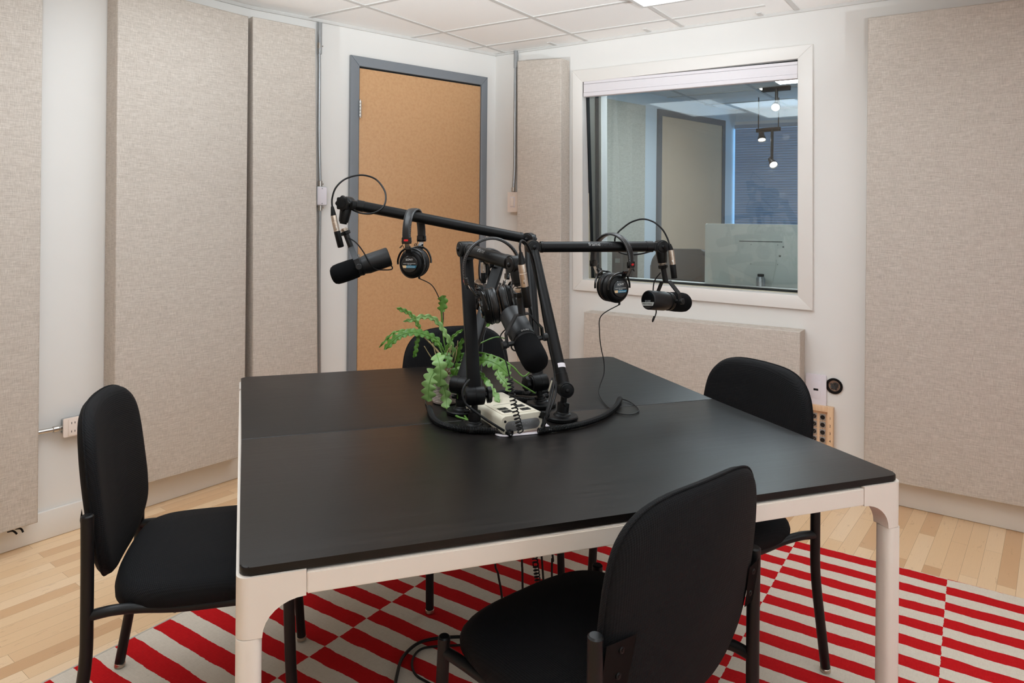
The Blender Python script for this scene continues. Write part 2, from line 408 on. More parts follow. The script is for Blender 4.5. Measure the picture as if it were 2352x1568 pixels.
# ceiling: tiles between T-bars
GA = math.radians(33.7)
ge, gn = V((math.cos(GA), -math.sin(GA), 0)), V((math.sin(GA), math.cos(GA), 0))
bm = bmesh.new()
vs = [bm.verts.new((p.x, p.y, CEIL)) for p in room]; bm.faces.new(vs); vt = [bm.verts.new((p.x, p.y, CEIL+.05)) for p in room]; bm.faces.new(vt[::-1])
for i in range(5): bm.faces.new([vs[i], vs[(i+1) % 5], vt[(i+1) % 5], vt[i]])
ceil = struct(mkobj('ceiling', bm, 'tile', smooth=False))
def clip(p, d):     # clip an infinite line to the (convex) room outline
    t0, t1 = -99, 99
    for i in range(5):
        a, b = room[i], room[(i+1) % 5]; e = b-a; n = V((e.y, -e.x, 0))
        # the outline runs clockwise seen from above: inside is where n.(x-a) > 0
        k = n.dot(d); q = n.dot(a-p)
        if abs(k) < 1e-9: continue
        t = q/k
        if k > 0: t0 = max(t0, t)
        else: t1 = min(t1, t)
    return t0, t1
bm = bmesh.new()
rg = M((( ge.x, gn.x, 0), (ge.y, gn.y, 0), (0, 0, 1)))
for k in range(-12, 14):
    p = gn*(2.505+.61*k); a, b = clip(p, ge)
    if b-a > .05: box(bm, (b-a, .024, .006), p+ge*((a+b)/2)+V((0, 0, CEIL-.001)), rg)
    p = ge*(-1.961+.592*k); a, b = clip(p, gn)
    if b-a > .05: box(bm, (.024, b-a, .006), p+gn*((a+b)/2)+V((0, 0, CEIL-.0015)), rg)
mkobj('ceiling_grid', bm, 'tbar', ceil, smooth=False)
bm = bmesh.new()
for i in range(5):
    w = Wall(room[i], room[(i+1) % 5]); bm2 = w
    mid = w.pt(w.L/2, CEIL-.008, .005)
    box(bm, (w.L, .012, .016), mid, w.m.to_3x3())
mkobj('wall_angle', bm, 'tbar', ceil, smooth=False)
# walls as slabs .12 thick, in their own wall frame
def wall(name, W, mat='wall', hole=None, th=.12):
    bm = bmesh.new(); L = W.L; H = CEIL
    if hole is None:
        box(bm, (L+.24, th, H), (L/2, th/2+.0005, H/2))
    else:
        o = [(-.12, 0), (L+.12, 0), (L+.12, H), (-.12, H)]
        for y in (0, th):
            a = [bm.verts.new((x, y, z)) for x, z in o]; b = [bm.verts.new((x, y, z)) for x, z in hole]
            for i in range(4): bm.faces.new([a[i], a[(i+1) % 4], b[(i+1) % 4], b[i]])
            if y == 0: f0 = (a, b)
            else: f1 = (a, b)
        for i in range(4):
            j = (i+1) % 4
            bm.faces.new([f0[0][i], f0[0][j], f1[0][j], f1[0][i]]); bm.faces.new([f0[1][i], f0[1][j], f1[1][j], f1[1][i]])
    o = mkobj(name, bm, mat, smooth=False); place(o, W.m); return struct(o)
wall('wall_left', WL); wall('wall_door', WD)
# window opening (corners in order BL BR TR TL)
WO = [WW.xz(1340.8, 641.5), WW.xz(1833.8, 677.8), WW.xz(1834, 135.7), WW.xz(1340, 189)]
TH = .30
wall('wall_window', WW, hole=WO, th=TH)
wall('wall_right', WR); wall('wall_rear', WB)
# baseboards
def baseboard(name, W, x0, x1, h=.112):
    bm = bmesh.new(); box(bm, (x1-x0, .014, h), ((x0+x1)/2, -.0072, h/2+.001), bev=.003)
    struct(place(mkobj(name, bm, 'base'), W.m))
doorL = WD.xz(802.7, 700)[0]; doorR = WD.xz(1118.6, 500)[0]
baseboard('baseboard_left', WL, 0, WL.L-.012)
baseboard('baseboard_door', WD, .012, doorL-.002)
baseboard('baseboard_window', WW, .012, WW.L-.012)
baseboard('baseboard_right', WR, .012, WR.L-.012); baseboard('baseboard_rear', WB, .012, WB.L-.012)
bm = bmesh.new(); box(bm, (WD.L-.012-doorR-.002, .014, .112), ((WD.L-.012+doorR+.002)/2, -.0072, .057), bev=.003)
struct(place(mkobj('baseboard_corner', bm, 'base'), WD.m))
# ------------------------------------------------------------------ door_1
t = .022
ol, orr = WD.xz(802.7, 123.8, t), WD.xz(1118.5, 178, t)
il, ir = WD.xz(824.2, 150, t), WD.xz(1105, 195.5, t)
xl_, xr_ = (WD.xz(804, 850, t)[0]+ol[0])/2, WD.xz(1118.4, 420, t)[0]
door = place(thing('door_1', '', 'door'), WD.m); del door['label']; del door['category']; struct(door)
bm = bmesh.new()
OL, IL, IR, OR_ = xl_, (WD.xz(823.6, 700, t)[0]+il[0])/2, WD.xz(1105, 380, t)[0], xr_
OT, IT = (ol[1]+orr[1])/2, (il[1]+ir[1])/2
quad_slab(bm, [(OL, .001), (IL, .001), (IL, IT), (OL, OT)], -t, 0, .004)
quad_slab(bm, [(IR, .001), (OR_, .001), (OR_, OT), (IR, IT)], -t, 0, .004)
quad_slab(bm, [(OL, OT), (IL, IT), (IR, IT), (OR_, OT)], -t, 0, .004)
mkobj('door_frame', bm, 'frame_grey', door)
bm = bmesh.new(); box(bm, (IR-IL, .004, IT), ((IR+IL)/2, -.003, IT/2)); mkobj('door_stop', bm, 'gasket', door, smooth=False)
bm = bmesh.new(); box(bm, (IR-IL-.008, .010, IT-.016), ((IR+IL)/2, -.009, (IT-.016)/2+.006), bev=.0015); leaf = mkobj('door_leaf', bm, 'door', door)
for hz in (WD.xz(826, 249.5, t)[1], WD.xz(826, 249.5, t)[1]-.85, .25):
    bm = bmesh.new(); x = IL+.002
    for k in range(5):
        z = hz-.045+.018*k; cyl(bm, (x, -.026, z+.0008), (x, -.026, z+.0172), .0062, n=14, bev=.001)
    cyl(bm, (x, -.026, hz-.05), (x, -.026, hz+.05), .0035, n=10)
    box(bm, (.014, .002, .09), (x+.007, -.0155, hz)); mkobj('hinge', bm, 'steel', door)
hx, hz = WD.xz(1097, 652, t)
bm = bmesh.new(); cyl(bm, (hx, -.014, hz), (hx, -.022, hz), .03, n=28, bev=.002); cyl(bm, (hx, -.02, hz), (hx, -.06, hz), .009)
tube(bm, smooth([(hx, -.06, hz), (hx-.02, -.064, hz), (hx-.11, -.064, hz-.002)], 6), .0085, 12); mkobj('door_handle', bm, 'nickel', door)
# ------------------------------------------------------------------ window_1
win = place(thing('window_1', '', 'window'), WW.m); del win['label']; del win['category']; struct(win)
TO = [WW.xz(1315.8, 665.4, .016), WW.xz(1866.3, 713.1, .016), WW.xz(1866.5, 101, .016), WW.xz(1314.3, 162.7, .016)]
bm = bmesh.new()
for i in range(4):
    j = (i+1) % 4; quad_slab(bm, [TO[i], TO[j], WO[j], WO[i]], -.016, 0, .0018, 2)
mkobj('window_casing', bm, 'trim', win)
def inset(q, d):
    return [(q[0][0]+d, q[0][1]+d), (q[1][0]-d, q[1][1]+d), (q[2][0]-d, q[2][1]-d), (q[3][0]+d, q[3][1]-d)]
def ring(bm, q0, q1, y0, y1):
    for i in range(4):
        j = (i+1) % 4; quad_slab(bm, [q0[i], q0[j], q1[j], q1[i]], y0, y1)
# inner pane leans, outer pane stands upright; black gaskets and cream spacers round both
def lean(bm, k, z0):
    for v in bm.verts: v.co.y += (z0 - v.co.z)*k
zb = WO[0][1]; KL = .05
bm = bmesh.new(); ring(bm, WO, inset(WO, .006), .048, .080); lean(bm, KL, zb+.75); mkobj('gasket', bm, 'gasket', win, smooth=False)
bm = bmesh.new(); ring(bm, WO, inset(WO, .003), .060, .140); mkobj('spacer', bm, 'cream_seal', win, smooth=False)
bm = bmesh.new(); ring(bm, WO, inset(WO, .006), .140, .180); mkobj('gasket', bm, 'gasket', win, smooth=False)
bm = bmesh.new(); ring(bm, WO, inset(WO, .003), .180, .218); mkobj('spacer', bm, 'cream_seal', win, smooth=False)
q = inset(WO, .002)
bm = bmesh.new(); quad_slab(bm, q, .062, .067); lean(bm, KL, zb+.75); mkobj('pane', bm, 'glass', win, smooth=False)
bm = bmesh.new(); quad_slab(bm, q, .205, .211); mkobj('pane', bm, 'glass', win, smooth=False)
# ------------------------------------------------------------------ roller blind in the window head
bt = .012
p = [WW.xz(1340.8, 222.5, bt), WW.xz(1832, 180.5, bt), WW.xz(1832, 140.5, bt), WW.xz(1340.8, 186.5, bt)]
bl = place(thing('roller_blind', 'white window blind pulled up under the window head', 'blind'), WW.m)
def lerp2(a, b, k): return (a[0]+(b[0]-a[0])*k, a[1]+(b[1]-a[1])*k)
def band(k0, k1): return [lerp2(p[0], p[3], k0), lerp2(p[1], p[2], k0), lerp2(p[1], p[2], k1), lerp2(p[0], p[3], k1)]
bm = bmesh.new(); quad_slab(bm, band(.815, 1), -bt, .024, .002); mkobj('headrail', bm, 'blind', bl)
bm = bmesh.new(); quad_slab(bm, band(.265, .80), -bt-.002, .024, .003); mkobj('fabric_roll', bm, 'blind', bl)
bm = bmesh.new(); quad_slab(bm, band(0, .26), -bt-.006, .020, .004); mkobj('bottom_rail', bm, 'blind', bl)
# ------------------------------------------------------------------ acoustic panels
def panel(name, label, W, q, t, grp='beige acoustic panels'):
    # q: front face corners BL BR TR TL in wall coordinates
    cx = sum(a[0] for a in q)/4; cz = sum(a[1] for a in q)/4
    o = place(mkobj(name, bmesh.new(), 'panel'), W.at(cx, cz))
    bm = bmesh.new(); quad_slab(bm, [(a[0]-cx, a[1]-cz) for a in q], -t, -.002, .007, 3)
    # a light sag of the cloth at the edges
    bmesh.ops.recalc_face_normals(bm, faces=bm.faces[:]); bm.to_mesh(o.data); bm.free()
    for f in o.data.polygons: f.use_smooth = True
    o.data.set_sharp_from_angle(angle=math.radians(50))
    tag(o, label, 'acoustic panel', grp); return o
T1 = .105
def P(W, t, *pts): return [W.xz(px, py, t) for px, py in pts]
br_, bl2 = WL.xz(88, 1200, T1), WL.xz(0, 1228.5, T1)
sl = (br_[1]-bl2[1])/(br_[0]-bl2[0])
ltop = 2.2
panel('acoustic_panel', 'beige fabric wall panel cut off by the picture edge, beside the wall outlet', WL,
      [(br_[0]-.75, br_[1]), br_, (br_[0], ltop), (br_[0]-.75, ltop)], T1)
a, b = WL.xz(256, 1134, T1), WL.xz(546.2, 1052.3, T1)
tr, tl = WL.xz(568.5, 37, T1), WL.xz(455, 0, T1)
x0 = (WL.xz(270, 100, T1)[0]+WL.xz(262, 900, T1)[0])/2
x1 = min((tr[0]+b[0])/2+.012, WL.L-.012)
zb2 = (a[1]+b[1])/2; zt2 = (tr[1]+tl[1])/2
x1 = WL.xz(567.5, 500, T1)[0]
panel('acoustic_panel', 'tallest beige fabric wall panel, behind the chair at the table end by the wall outlet', WL,
      [(x0, a[1]), (x1, b[1]), (x1, tr[1]), (x0, tr[1]+.01)], T1)
q = P(WD, .105, (582, 860), (733, 855), (725, 66), (581, 37.5))
zb3 = .13
panel('acoustic_panel', 'narrow beige fabric wall panel left of the door, its top corners frayed', WD,
      [(q[0][0], zb3), (q[1][0], zb3), q[2], q[3]], .105)
q = P(WW, .105, (1188, 820), (1289, 815), (1288.5, 133.5), (1187.5, 139.5))
panel('acoustic_panel', 'narrow beige fabric wall panel between the light switch and the window', WW,
      [(q[0][0], .14), (q[1][0], .14), q[2], q[3]], .105)
q = P(WW, .105, (1341, 860), (1838, 880), (1838, 762), (1340.8, 716.5))
panel('acoustic_panel', 'low beige fabric wall panel under the window', WW, [(q[3][0], .2), (q[2][0], .2), q[2], q[3]], .105)
q = P(WW, .105, (2069.9, 1111.5), (2352, 1166), (2313, 1), (1990.3, 41.3))
xl6 = (WW.xz(1990.3, 41.3, .105)[0]+WW.xz(1988, 950, .105)[0])/2
k = (q[1][1]-q[0][1])/(q[1][0]-q[0][0]); kt = (q[2][1]-q[3][1])/(q[2][0]-q[3][0]); xr6 = q[1][0]+.32
panel('acoustic_panel', 'wide beige fabric wall panel right of the window', WW,
      [(xl6, q[0][1]+k*(xl6-q[0][0])), (xr6, q[0][1]+k*(xr6-q[0][0])), (xr6, q[3][1]+kt*(xr6-q[3][0])), (xl6, q[3][1])], .105)
# clips under the first panel
hk = thing('panel_clip', 'black metal clip under the bottom edge of the panel at the picture edge', 'clip', WL.pt(*WL.xz(46, 1212, .045), .045))
bm = bmesh.new()
for (px, py), (qx, qy), (rx, ry) in (((18, 1221), (30, 1219), (39, 1226)), ((36, 1214), (48, 1214), (53, 1222))):
    pts = [WL.pt(*WL.xz(x, y, tt), tt) for x, y, tt in ((px, py, .03), (qx, qy, .058), (rx, ry, .066))]
    tube(bm, smooth(pts, 5), .0035, 8)
wpart('hook', bm, 'black', hk)
# ------------------------------------------------------------------ conduits, boxes, plates
def ptW(W, px, py, t): return W.pt(*W.xz(px, py, t), t)
cd = thing('electrical_conduit', 'steel conduit down the wall edge by the narrow panel left of the door', 'conduit', ptW(WD, 735, 430, .012))
bm = bmesh.new(); tube(bm, smooth([WD.pt(WD.xz(734, 100, .014)[0], z, .014) for z in (CEIL-.02, 2.2, 2.14)], 6), .0125, 16)
z1 = WD.xz(734, 428, .014)[1]; z2 = WD.xz(734, 472, .014)[1]
tube(bm, smooth([V(WD.pt(WD.xz(733, 104, .014)[0], 2.14, .014)), WD.pt(WD.xz(734, 104, .014)[0], 2.05, .014), ptW(WD, 732.5, 300, .012), ptW(WD, 734, 380, .014), ptW(WD, 735, 426, .014)], 8), .0085, 14)
tube(bm, smooth([ptW(WD, 734.5, 474, .014), ptW(WD, 734, 520, .012), ptW(WD, 732.5, 600, .012), ptW(WD, 733, 780, .012), ptW(WD, 734, 880, .012)], 8), .0085, 14)
wpart('pipe', bm, 'galv', cd)
for (px, py) in ((733.5, 105), (735, 422), (735, 477)):
    c = ptW(WD, px, py, .014); bm = bmesh.new(); cyl(bm, c-V((0, 0, .016)), c+V((0, 0, .016)), .0125, n=14, bev=.002)
    cyl(bm, c, c+WD.x*.02, .004, n=8); wpart('coupling', bm, 'steel', cd)
jb = place(thing('junction_box', 'small steel junction box on the conduit beside the door frame', 'junction box'), WD.at(WD.xz(739, 450, .03)[0], WD.xz(739, 450, .03)[1]))
hh = (z1-z2)*.98
bm = bmesh.new(); quad_slab(bm, rrect(.056, hh, .006), -.032, -.002, .001); mkobj('box_body', bm, 'galv', jb)
bm = bmesh.new(); quad_slab(bm, rrect(.052, hh-.006, .005), -.035, -.0325, .0008); cov = mkobj('box_cover', bm, 'plate', jb)
for s in (-1, 1):
    bm = bmesh.new(); cyl(bm, (0, -.0352, s*(hh/2-.01)), (0, -.037, s*(hh/2-.01)), .003, n=10); mkobj('screw', bm, 'galv', cov)
cd = thing('electrical_conduit', 'steel conduit from the ceiling to the light switch', 'conduit', ptW(WW, 1181, 430, .02))
xs = WW.xz(1180.5, 430, .016)[0]; zs = WW.xz(1180, 441, .016)[1]
bm = bmesh.new(); tube(bm, smooth([WW.pt(xs+.004, CEIL-.005, .016), WW.pt(xs+.004, 2.2, .016), WW.pt(xs+.002, 1.9, .014), WW.pt(xs+.004, 1.6, .016), WW.pt(xs, zs+.012, .022)], 8), .0095, 14); wpart('pipe', bm, 'galv', cd)
bm = bmesh.new(); tube(bm, [WW.pt(xs+.004, CEIL-.004, .016), WW.pt(xs+.004, CEIL-.11, .016)], .0125, 14); wpart('coupling', bm, 'galv', cd)
bm = bmesh.new(); cyl(bm, WW.pt(xs, zs+.002, .022), WW.pt(xs, zs+.03, .022), .0125, n=14, bev=.002); wpart('coupling', bm, 'steel', cd)
def plate(W, name, label, cat, px, py, w, h, t, mat):
    o = place(thing(name, label, cat), W.at(*W.xz(px, py, t)))
    bm = bmesh.new(); quad_slab(bm, rrect(w, h, .004), -t, -.002, .0025); pl = mkobj('cover_plate', bm, mat, o); return o, pl
o, pl = plate(WW, 'light_switch', 'white rocker light switch at the foot of the conduit by the door corner', 'light switch', 1177, 464, .075, .125, .045, 'plate_w')
bm = bmesh.new(); quad_slab(bm, rrect(.034, .067, .002), -.0475, -.044, .001); mkobj('rocker_surround', bm, 'plate', o)
bm = bmesh.new(); quad_slab(bm, [(-.013, -.028), (.013, -.028), (.013, .028), (-.013, .028)], -.052, -.046, .003); mkobj('rocker', bm, 'plate_w', o)
for s in (-1, 1):
    bm = bmesh.new(); cyl(bm, (0, -.0452, s*.048), (0, -.0465, s*.048), .003, n=10); mkobj('screw', bm, 'plate_w', o)
# outlet on the left wall
wq = [WL.xz(145.5, 1006, .05), WL.xz(145.5, 963, .05)]; hO = abs(wq[1][1]-wq[0][1])
o = place(thing('wall_outlet', 'white double outlet box on the wall behind the leftmost chair', 'outlet'), WL.at(wq[0][0]+.065, (wq[0][1]+wq[1][1])/2))
bm = bmesh.new(); quad_slab(bm, rrect(.112, hO-.016, .004), -.042, -.001, .002); mkobj('back_box', bm, 'galv', o)
bm = bmesh.new(); quad_slab(bm, rrect(.13, hO, .004), -.050, -.0425, .003); mkobj('cover_plate', bm, 'plate_w', o)
for s in (-1, 1):
    bm = bmesh.new(); quad_slab(bm, rrect(.034, .066, .003, cx=s*.03), -.0525, -.0495, .001)
    rc = mkobj('receptacle', bm, 'plate_w', o)
    for z in (-.017, .017):
        for x in (-.006, .006): bm = bmesh.new(); box(bm, (.002, .001, .008), (s*.03+x, -.0528, z)); mkobj('socket_slot', bm, 'gasket', rc, smooth=False)
cd = thing('electrical_conduit', 'short horizontal steel conduit running into the white wall outlet', 'conduit', ptW(WL, 120, 985, .026))
x0c, zc = WL.xz(143, 982, .026); z0c = WL.xz(88, 992.5, .026)[1]
bm = bmesh.new(); tube(bm, [WL.pt(x0c-.03, zc, .026), WL.pt(WL.xz(60, 998, .026)[0], z0c, .026)], .0095, 16); wpart('pipe', bm, 'steel', cd)
bm = bmesh.new(); cyl(bm, WL.pt(x0c-.035, zc, .026), WL.pt(x0c-.012, zc, .026), .0125, n=16, bev=.002); cyl(bm, WL.pt(x0c-.012, zc, .026), WL.pt(x0c+.012, zc, .026), .010, n=16)
wpart('coupling', bm, 'steel', cd)
# plates on the window wall
o, pl = plate(WW, 'wall_plate', 'white single port wall plate beside the round black grommet', 'wall plate', 1874, 894.5, .094, .148, .009, 'plate')
bm = bmesh.new(); quad_slab(bm, rrect(.044, .085, .002), -.0102, -.008, .0006); mkobj('insert', bm, 'plate', o)
bm = bmesh.new(); quad_slab(bm, [(-.011, -.004), (.011, -.004), (.011, .006), (-.011, .006)], -.0106, -.009); mkobj('port', bm, 'gasket', o, smooth=False)
for s in (-1, 1):
    bm = bmesh.new(); cyl(bm, (0, -.0092, s*.058), (0, -.0105, s*.058), .003, n=10); mkobj('screw', bm, 'plate', o)
o = place(thing('cable_grommet', 'round black ringed cable hole in the white wall above the connector box', 'grommet'), WW.at(*WW.xz(1916, 886.5, .006)))
bm = bmesh.new(); lathe(bm, [(0, .026), (.001, .036), (.006, .038), (.008, .036), (.008, .027), (.002, .0255)], V((0, 0, 0)), V((0, -1, 0)), 36, cap=False); mkobj('rim', bm, 'black_p', o)
bm = bmesh.new(); lathe(bm, [(.001, 0), (.001, .0262)], V((0, 0, 0)), V((0, -1, 0)), 32, cap=False); mkobj('opening', bm, 'nickel', o)
bm = bmesh.new(); rnd = random.Random(4)
for k in range(7):
    a = [(rnd.uniform(-.018, .018), -.004-.004*rnd.random(), rnd.uniform(-.018, .018)) for _ in range(4)]; tube(bm, smooth(a, 5), .0028, 6)
mkobj('wire_tangle', bm, 'bracket', o)
# connector box
tb = .03
cxz = [WW.xz(1913.5, 937, tb), WW.xz(1859, 932, tb)]
bw = .20; bh = .36
o = place(thing('connector_box', 'pine box of numbered microphone sockets on the wall behind the table edge', 'connector box'), WW.at(cxz[0][0], cxz[0][1]))
bm = bmesh.new()
for (x, z, w, h) in ((-.0125, -bh/2, .025, bh), (-bw+.0125, -bh/2, .025, bh), (-bw/2, -.0125, bw-.05, .025), (-bw/2, -bh+.0125, bw-.05, .025)):
    box(bm, (w, tb, h), (x, -tb/2-.001, z), bev=.0015)
mkobj('box_frame', bm, 'pine', o)
bm = bmesh.new(); box(bm, (bw-.05, .012, bh-.05), (-bw/2, -.008, -bh/2)); mkobj('face_board', bm, 'pine', o, smooth=False)
def cl(px, py):
    x, z = WW.xz(px, py, .016); return x-cxz[0][0], z-cxz[0][1]
ja, jb_ = cl(1889.6, 957.9), cl(1870, 954.7); dz = cl(1889.6, 957.9)[1]-cl(1890, 975)[1]
for ci, (jx, jz) in enumerate((ja, jb_, (2*jb_[0]-ja[0], 2*jb_[1]-ja[1]))):
    for r in range(5):
        z = jz-dz*1.02*r
        bm = bmesh.new(); quad_slab(bm, rrect(.026, .031, .002, cx=jx, cy=z), -.0165, -.0145, .0005); jp = mkobj('jack', bm, 'jackplate', o)
        bm = bmesh.new(); cyl(bm, (jx, -.0166, z), (jx, -.019, z), .0105, n=20, bev=.001); mkobj('jack_socket', bm, 'socket', jp)
        if ci:
            bm = bmesh.new()
            for a in range(3):
                th = a*2*PI/3+.5; cyl(bm, (jx+.0045*math.cos(th), -.019, z+.0045*math.sin(th)), (jx+.0045*math.cos(th), -.0196, z+.0045*math.sin(th)), .0014, n=8)
            mkobj('jack_pin', bm, 'jackplate', jp)
        if r < 4:
            bm = bmesh.new(); box(bm, (.0012, .0006, dz-.031), (jx, -.0145, z-dz/2)); mkobj('pencil_line', bm, 'dark_ink', o, smooth=False)
for r in range(5):
    nx, nz = cl(1903.5, 958.5); nz -= dz*1.02*r
    mkobj('number', text_bm(str(r+1), .017, fmat((-.0125, -tb-.0012, nz), (1, 0, 0), (0, 0, 1))), 'dark_ink', o, smooth=False)
# ------------------------------------------------------------------ rug
ru, rv = azv(123.3), azv(33.3)
e0, n0 = -2.155, 3.022
org = ru*0 + V((0, 0, 0))
# local x along the stripes from a block boundary, local y toward the window wall (0 at the far edge)
m0 = M(((ru.x, rv.x, 0, 0), (ru.y, rv.y, 0, 0), (0, 0, 1, 0), (0, 0, 0, 1)))
m0.translation = ru*(-2.159+.519*0) + rv*3.022 + V((0, 0, .001))
rug = place(thing('striped_rug', 'red and cream striped flat woven rug under the table', 'rug'), m0)
bm = bmesh.new(); W_, H_ = .519*7-.01, 2.5
nx, ny = 90, 62; gv = {}
def rz(x, y):
    z = .005
    for cx_, cy_, a, s in ((.42, -.86, .012, .10), (.30, -.95, .008, .12), (.62, -1.0, .007, .09)):
        d2 = ((x-cx_)**2*.35 + (y-cy_ + .3*(x-cx_))**2)/(s*s*.35); z += a*math.exp(-d2)
    return z
for i in range(nx+1):
    for j in range(ny+1):
        x = W_*i/nx; y = -H_*j/ny
        gv[i, j] = bm.verts.new((x, y + .004*math.sin(x*4.1), rz(x, y)))
for i in range(nx):
    for j in range(ny): bm.faces.new([gv[i, j], gv[i+1, j], gv[i+1, j+1], gv[i, j+1]])
bnd = [e for e in bm.edges if e.is_boundary]
r = bmesh.ops.extrude_edge_only(bm, edges=bnd)
for v in [g for g in r['geom'] if isinstance(g, bmesh.types.BMVert)]: v.co.z = .0002
mkobj('weave', bm, 'rug', rug, ang=60)
bm = bmesh.new(); tube(bm, [(-.001, .001, .004), (-.001, -H_, .004)], .0035, 6); mkobj('binding', bm, 'rugedge', rug)
# ================================================================== TABLE
ZT = .73
T = [onz(549.5, 1307, ZT), onz(2066.5, 1089, ZT), onz(1404, 818, ZT), onz(553.5, 866, ZT)]     # NL NR FR FL
tc_ = (T[0]+T[1]+T[2]+T[3])/4
tx = ((T[1]-T[0])+(T[2]-T[3])).normalized(); ty = V((-tx.y, tx.x, 0))
tm = M(((tx.x, ty.x, 0, tc_.x), (tx.y, ty.y, 0, tc_.y), (0, 0, 1, 0), (0, 0, 0, 1)))
tmi = tm.inverted()
table = place(thing('conference_table', 'square black topped table on white legs in the middle of the rug', 'table'), tm)
Q = [tmi @ p for p in T]; Q = [V((q.x, q.y)) for q in Q]
def rquad(q, r, n=8):
    out = []
    for i in range(4):
        p = q[i]; a = (q[i-1]-p).normalized(); b = (q[(i+1) % 4]-p).normalized()
        s, e = p+a*r, p+b*r
        for k in range(n+1):
            t = k/n; out.append(s*(1-t)**2 + p*(2*t*(1-t)) + e*t*t)
    return out
def inset2(q, d):
    c = (q[0]+q[1]+q[2]+q[3])/4; out = []
    for i in range(4):
        a = (q[i-1]-q[i]).normalized(); b = (q[(i+1) % 4]-q[i]).normalized(); out.append(q[i] + (a+b)*d)
    return out
def slab_xy(bm, pts, z0, z1, bev=0, seg=3, hole=None):
    n = len(pts); a = [bm.verts.new((p[0], p[1], z0)) for p in pts]; b = [bm.verts.new((p[0], p[1], z1)) for p in pts]
    f0 = bm.faces.new(a[::-1]); f1 = bm.faces.new(b)
    for i in range(n): bm.faces.new([a[i], a[(i+1) % n], b[(i+1) % n], b[i]])
    if bev: bmesh.ops.bevel(bm, geom=list(set(f0.edges) | set(f1.edges)), offset=bev, segments=seg, affect='EDGES', profile=.5)
# two halves meet at a seam; each is cut round the cable port in the middle
sL, sR = tmi @ onz(554, 1009, ZT), tmi @ onz(1639, 916, ZT)
sl_, sr_ = V((sL.x, sL.y)), V((sR.x, sR.y))
hw, hd = .076, .125            # port half size
pc = tmi @ (onz(1207, 996, ZT) + ty*.12); PCX, PCY = pc.x, pc.y
def seam_at(x): t = (x-sl_.x)/(sr_.x-sl_.x); return sl_.lerp(sr_, t)
# keep the ring of points around the port out of the slab
port = [V((PCX-hw, PCY-hd)), V((PCX+hw, PCY-hd)), V((PCX+hw, PCY+hd)), V((PCX-hw, PCY+hd))]
gap = .0006
sa, sb = seam_at(PCX-hw), seam_at(PCX+hw)
R_ = .022
full = rquad(Q, R_)
near = full[:18]; far = full[18:]
# near[0:9] corner NL, near[9:18] corner NR ; far[0:9] FR, far[9:18] FL
nb = [p for p in near] + [V((sr_.x, sr_.y-gap)), V((sb.x, sb.y-gap)), port[1], port[0], V((sa.x, sa.y-gap)), V((sl_.x, sl_.y-gap))]
fb = [p for p in far] + [V((sl_.x, sl_.y+gap)), V((sa.x, sa.y+gap)), port[3], port[2], V((sb.x, sb.y+gap)), V((sr_.x, sr_.y+gap))]
for pts in (nb, fb):
    bm = bmesh.new(); slab_xy(bm, pts, ZT-.0145, ZT, .003, 4); bmesh.ops.triangulate(bm, faces=[f for f in bm.faces if len(f.verts) > 6])
    mkobj('tabletop', bm, 'top', table, ang=12)
# white frame: rails under the top, corner pieces with curved brackets, legs
fq = [q.copy() for q in Q]
c0 = (Q[0]+Q[1]+Q[2]+Q[3])/4
FO = inset2(Q, -.005); FI = inset2(Q, .016)
z1, z0 = ZT-.0150, ZT-.0585
def side_piece(bm, i, a0, a1, prof):
    # prof: outline (distance along the side, z); swept across the rail thickness
    o, p, oi, pi_ = FO[i], FO[(i+1) % 4], FI[i], FI[(i+1) % 4]
    L = (p-o).length; u = (p-o)/L; nrm = V((-u.y, u.x))
    va = [bm.verts.new((*(o+u*s), z)) for s, z in prof]; vb = [bm.verts.new((*(o+u*s+nrm*.022), z)) for s, z in prof]
    n = len(prof)
    bm.faces.new(va); bm.faces.new(vb[::-1])
    for k in range(n): bm.faces.new([va[k], vb[k], vb[(k+1) % n], va[(k+1) % n]])
LW, BR_, BV, CL, ZS = .042, .069, .058, .113, .612
for i in range(4):
    L = (FO[(i+1) % 4]-FO[i]).length
    bm = bmesh.new(); side_piece(bm, i, 0, 0, [(CL, z0+.002), (L-CL, z0+.002), (L-CL, z1-.004), (CL, z1-.004)])
    bmesh.ops.bevel(bm, geom=bm.edges[:], offset=.002, segments=2, affect='EDGES'); mkobj('rail', bm, 'white_metal', table)
def corner_outline(i):
    p = FO[i]; a = (FO[(i+1) % 4]-p).normalized(); b = (FO[i-1]-p).normalized()
    return p, a, b
def bracket_profile(flip, L):
    # (s, z) from the leg outwards
    pr = [(0, ZS)] + [(0, z1)] + [(CL-.0006, z1), (LW+BR_ if LW+BR_ > CL-.0006 else CL-.0006, z0)]
    for k in range(9):
        t = PI/2*k/8; pr.append((LW+BR_ - BR_*math.sin(t), z0 - BV + BV*math.cos(t)))
    pr.append((LW, ZS)); return pr
